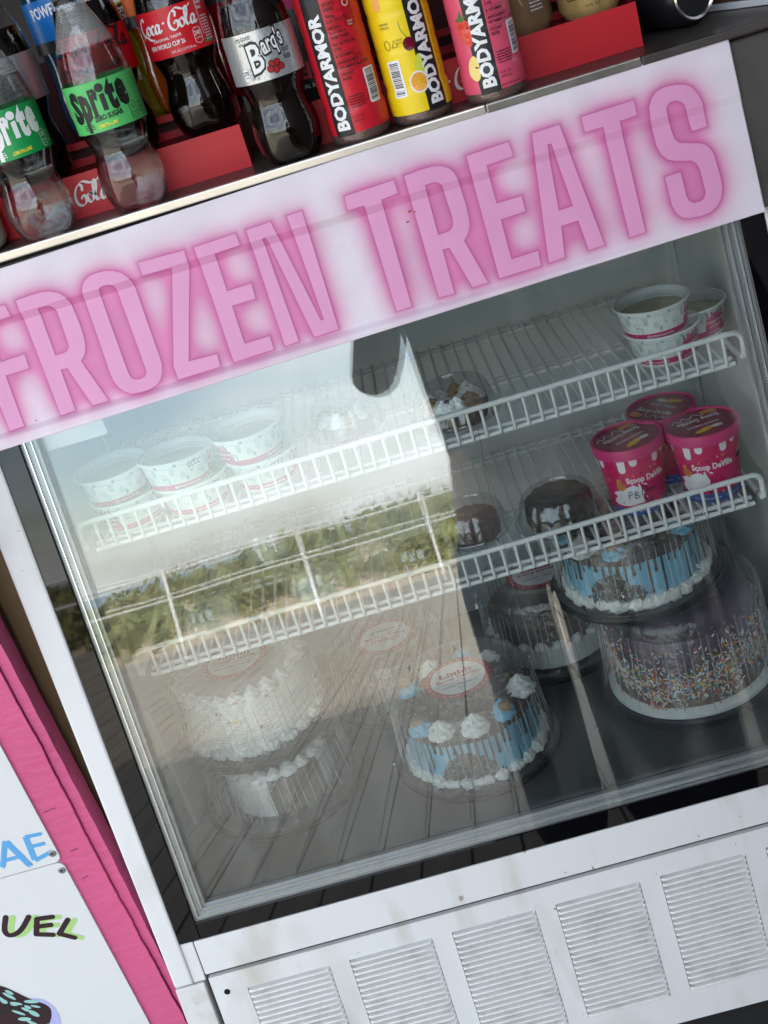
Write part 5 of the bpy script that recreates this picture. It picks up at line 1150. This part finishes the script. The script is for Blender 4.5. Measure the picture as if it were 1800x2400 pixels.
se = MB(); se.add([(-1500, -150, GROUND-1.9), (1500, -150, GROUND-1.9), (1500, -2600, GROUND-1.9), (-1500, -2600, GROUND-1.9)], [(0, 3, 2, 1)], mat('sea_water', (.20, .27, .31, 1), .35, bump=(.5, .4, .2)))
struct(se.build('sea', None))
# railing
rl = thing('boardwalk_railing', 'white post and rail fence along the far edge of the boardwalk', 'railing', (0, -14, GROUND))
RAIL = mat('rail_white', (.80, .79, .76, 1), .5)
def ry(x): return -14.6-.22*(x-.0)*.9 if False else -14.9-.21*x
xa, xb = -22, 12
mb = MB(); mb.tube([(xa, ry(xa), GROUND+1.07), (xb, ry(xb), GROUND+1.07)], .021, RAIL, n=12); mb.build('top_rail', rl, smooth=True)
mb = MB(); mb.tube([(xa, ry(xa), GROUND+.75), (xb, ry(xb), GROUND+.75)], .018, RAIL, n=12); mb.build('middle_rail', rl, smooth=True)
x = xa
while x < xb:
    mb = MB(); mb.box((x-.02, ry(x)-.02, GROUND), (x+.02, ry(x)+.02, GROUND+1.12), RAIL); mb.build('rail_post', rl); x += 1.7
# stand building over the freezer
ST = mat('stand_wood', rgb(70, 62, 58), .7, noise=(3, .5, rgb(50, 44, 40), 4, (1, 1, 4)))
sb = thing('snack_stand', 'dark wooden snack stand the freezer is built into', 'building', (.4, 1.6, GROUND))
mb = MB(); mb.box((-3.0, 3.0, GROUND+.01), (4.0, 3.1, 3.6), ST); mb.box((-3.0, .70, GROUND+.01), (-2.9, 3.0, 3.6), ST); mb.box((3.9, .70, GROUND+.01), (4.0, 3.0, 3.6), ST); mb.build('stand_walls', sb)
mb = MB(); mb.box((-3.1, -1.35, 2.45), (4.1, 3.2, 2.55), ST); mb.box((-3.1, .1, 2.55), (4.1, .2, 4.8), ST); mb.build('shade_roof', sb)  # added unseen roof: overhang shades the counter, parapet lengthens the deck shadow
mb = MB(); mb.box((-3.0, .125, GROUND+.01), (-.60, .20, .70), ST); mb.box((1.03, .10, GROUND+.01), (3.9, .20, .72), ST); mb.build('stand_counter', sb)
# added unseen wall: darkens the right of the reflection, blocks sky from the side
kw = MB(); kw.box((1.36, -4.2, GROUND+.01), (1.46, .08, 2.4), mat('reflection_wall_dark', rgb(74, 66, 66), .7, noise=(2, .5, rgb(54, 48, 50), 4, (1, 1, 3))))
tag(kw.build('dark_reflection_wall', None), 'dark wall added right of the freezer to darken the glass reflection', 'wall')

# ---- two people in front of the glass, seen as dark reflections
SKIN = mat('skin', (.48, .30, .22, 1), .5)
def skinned(name, chains, m_, parent, lvl=2, root=0):
    vs = []; es = []; rs = []
    key = {}
    for ch in chains:
        prev = None
        for p, r in ch:
            k = tuple(round(q, 4) for q in p)
            if k not in key: key[k] = len(vs); vs.append(p); rs.append(r)
            i = key[k]
            if prev is not None and prev != i: es.append((prev, i))
            prev = i
    me = bpy.data.meshes.new(name); L = parent.location if parent else Vector((0, 0, 0))
    q = parent
    L = Vector((0, 0, 0))
    while q is not None: L += q.location; q = q.parent
    me.from_pydata([(a-L.x, b-L.y, c-L.z) for a, b, c in vs], es, []); me.materials.append(m_)
    o = bpy.data.objects.new(name, me); COL.objects.link(o); o.parent = parent
    sk = o.modifiers.new('skin', 'SKIN'); sk.use_smooth_shade = True
    for i, r in enumerate(rs):
        d = me.skin_vertices[0].data[i]; rr_ = r if isinstance(r, tuple) else (r, r); d.radius = rr_; d.use_root = (i == root)
    ss = o.modifiers.new('sub', 'SUBSURF'); ss.levels = lvl; ss.render_levels = lvl; return o
def person(label, x, y, zf, H, shirt, trous, hair, lhand, rhand, head_turn=0):
    t = thing('person', label, 'person', (x, y, zf)); s = H/1.72
    def P(a, b, c): return (x+a*s, y+b*s, zf+c*s)
    pel = P(0, 0, .95); sh = 1.42
    # facing +Y towards the freezer; a>0 is the person's right... (world +x)
    arms = []
    for sg, hand in ((-1, lhand), (1, rhand)):
        S0 = P(sg*.185, -.01, sh); Hd = Vector(hand); S_ = Vector(S0); mid = (S_+Hd)/2; reach = (Hd-S_).length; up = .29*s+.27*s
        drop = math.sqrt(max(0, (up/2)**2-(reach/2)**2)); E_ = mid+Vector((sg*.35, -.2, -1)).normalized()*drop
        arms.append((S0, tuple(E_), tuple(Hd), sg))
    chains = [[(pel, (.13*s, .10*s)), (P(0, .005, 1.10), (.125*s, .095*s)), (P(0, .01, 1.28), (.15*s, .11*s)), (P(0, 0, 1.42), (.10*s, .08*s)), (P(0, .01, 1.50), .052*s), (P(0, .02, 1.58), .058*s)]]
    for sg in (-1, 1): chains.append([(pel, .1), (P(sg*.10, 0, .88), .088*s), (P(sg*.10, .01, .50), .058*s), (P(sg*.105, -.01, .10), .038*s), (P(sg*.105, .02, .04), .035*s), (P(sg*.11, .14, .03), .028*s)])
    for S0, E_, Hd, sg in arms: chains.append([(P(0, .01, 1.28), .1), (P(sg*.12, 0, 1.40), .066*s), (S0, .058*s), (E_, .040*s), (Hd, .026*s)])
    for S0, E_, Hd, sg in arms:   # hands: palm and five unequal bent fingers joined to the wrist
        h = Vector(Hd); d = (h-Vector(E_)).normalized(); sd_ = Vector((sg*-1, 0, 0)); sd_ = (sd_-d*sd_.dot(d)).normalized(); up = d.cross(sd_)
        palm = h+d*.045; chains.append([(tuple(Hd), .026), (tuple(palm), (.030, .016))])
        for k, (ln, of) in enumerate(((.062, .026), (.072, .009), (.068, -.009), (.052, -.026))):
            b0 = palm+d*.03+sd_*of; b1 = b0+d*ln*.5; b2 = b1+d*ln*.25+up*ln*.35
            chains.append([(tuple(palm), .02), (tuple(b0), .0095), (tuple(b1), .0085), (tuple(b2), .0072)])
        t0 = h+d*.02+sd_*.03; t1 = t0+d*.03+sd_*.022; chains.append([(tuple(Hd), .02), (tuple(t0), .011), (tuple(t1), .009)])
    skinned('body', chains, SKIN, t)
    hd = MB(); cx, cy, cz = P(0, .03, 1.645)
    bm = bmesh.new(); bmesh.ops.create_uvsphere(bm, u_segments=32, v_segments=24, radius=1); vs = []
    for v in bm.verts:
        a, b, c = v.co; jaw = 1-.24*max(0, -c)-.05*max(0, c); q = 1
        X, Y_, Z_ = a*.074*jaw, b*.094*(1-.10*max(0, -c)), c*.112
        if b > .6 and abs(a) < .28 and -.35 < c < .12: Y_ += .018*(1-abs(a)/.28)*(1-abs(c+.15)/.3 if abs(c+.15) < .3 else 0)
        if b > .6 and .25 < abs(a) < .55 and -.02 < c < .22: Y_ -= .006
        vs.append((cx+X*s, cy+Y_*s, cz+Z_*s))
    hd.add(vs, [tuple(q.index for q in f.verts) for f in bm.faces], SKIN); bm.free()
    for sg in (-1, 1):
        hd.blob((cx+sg*.076*s, cy-.005, cz-.01), .010, .018, .030, SKIN, 1, .05, 2)
        hd.blob((cx+sg*.030*s, cy+.080*s, cz+.004), .012, .009, .008, WI, 1, 0, 2); hd.blob((cx+sg*.030*s, cy+.087*s, cz+.004), .005, .004, .005, K, 1, 0, 2)
    hd.blob((cx, cy+.084*s, cz-.058*s), .022, .008, .006, mat('lips', (.35, .12, .10, 1), .5), 1, 0, 2); hd.build('head', t, smooth=True)
    hr = MB(); hr.blob((cx, cy-.018*s, cz+.030*s), .088*s, .100*s, .098*s, hair, 5, .05, 4)
    hr.v = [(a, min(b, cy+.055*s+max(0, (c-cz-.05))*.6), c) for a, b, c in hr.v]; hr.build('hair', t, smooth=True)
    top = [[(P(0, 0, .90), (.150*s, .12*s)), (P(0, .005, 1.10), (.148*s, .118*s)), (P(0, .01, 1.28), (.172*s, .128*s)), (P(0, 0, 1.43), (.11*s, .088*s))]]
    for S0, E_, Hd, sg in arms:
        m3 = tuple(Vector(E_)*.35+Vector(Hd)*.65); top.append([(P(0, .01, 1.28), .1), (P(sg*.12, 0, 1.40), .080*s), (S0, .074*s), (E_, .056*s), (m3, .042*s)])
    skinned('shirt', top, shirt, t)
    leg = [[(P(0, 0, .97), (.146*s, .115*s)), (P(0, 0, .88), (.13*s, .11*s))]]
    for sg in (-1, 1): leg.append([(P(0, 0, .88), .13), (P(sg*.105, 0, .78), .112*s), (P(sg*.10, .01, .50), .100*s), (P(sg*.105, -.01, .10), .092*s)])
    skinned('trousers', leg, trous, t)
    for sg in (-1, 1):
        sh_ = MB(); sh_.blob(P(sg*.110, .065, .045), .052*s, .145*s, .047*s, K, 3, .02, 3); sh_.v = [(a, b, max(c, zf+.002)) for a, b, c in sh_.v]; sh_.build('shoe', t, smooth=True)
    return t
CL1 = mat('charcoal_cloth', (.018, .018, .022, 1), .9, bump=(30, .4, .01)); CL2 = mat('navy_cloth', (.030, .034, .060, 1), .9, bump=(30, .4, .01)); CL3 = mat('wine_cloth', (.060, .022, .030, 1), .9, bump=(30, .4, .01)); HAIR = mat('dark_hair', (.02, .014, .010, 1), .6)
person('person in charcoal clothes photographing the freezer with a raised phone', .625, -1.50, GROUND, 1.80, CL1, CL1, HAIR, (.445, -1.235, .985), (.585, -1.255, .985))
person('person in a wine coloured top and navy trousers beside the photographer', 0.972, -1.46, GROUND, 1.76, CL3, CL2, HAIR, (.80, -1.40, .25), (1.28, -1.34, .22))
ph = MB(); ph.box((.435, -1.222, .985), (.600, -1.214, 1.062), mat('phone_black', (.01, .01, .011, 1), .15)); ph.blob((.470, -1.2135, 1.045), .008, .002, .008, mat('phone_lens', (.01, .01, .02, 1), .05), 1, 0, 2)
tag(ph.build('phone', None, bevel=.003), 'black phone held up in front of the freezer glass', 'phone')
hb = MB(); hb.box((1.22, -1.46, -.12), (1.36, -1.24, .18), mat('tote_blue', (.05, .08, .16, 1), .8)); hb.tube([(1.28, -1.44, .17), (1.28, -1.40, .22), (1.28, -1.34, .235), (1.28, -1.28, .22), (1.28, -1.25, .17)], .008, mat('tote_blue', (.05, .08, .16, 1), .8), n=8)
tag(hb.build('tote_bag', None, bevel=.02), 'dark blue tote bag hanging from the hand of the wine topped person', 'bag')
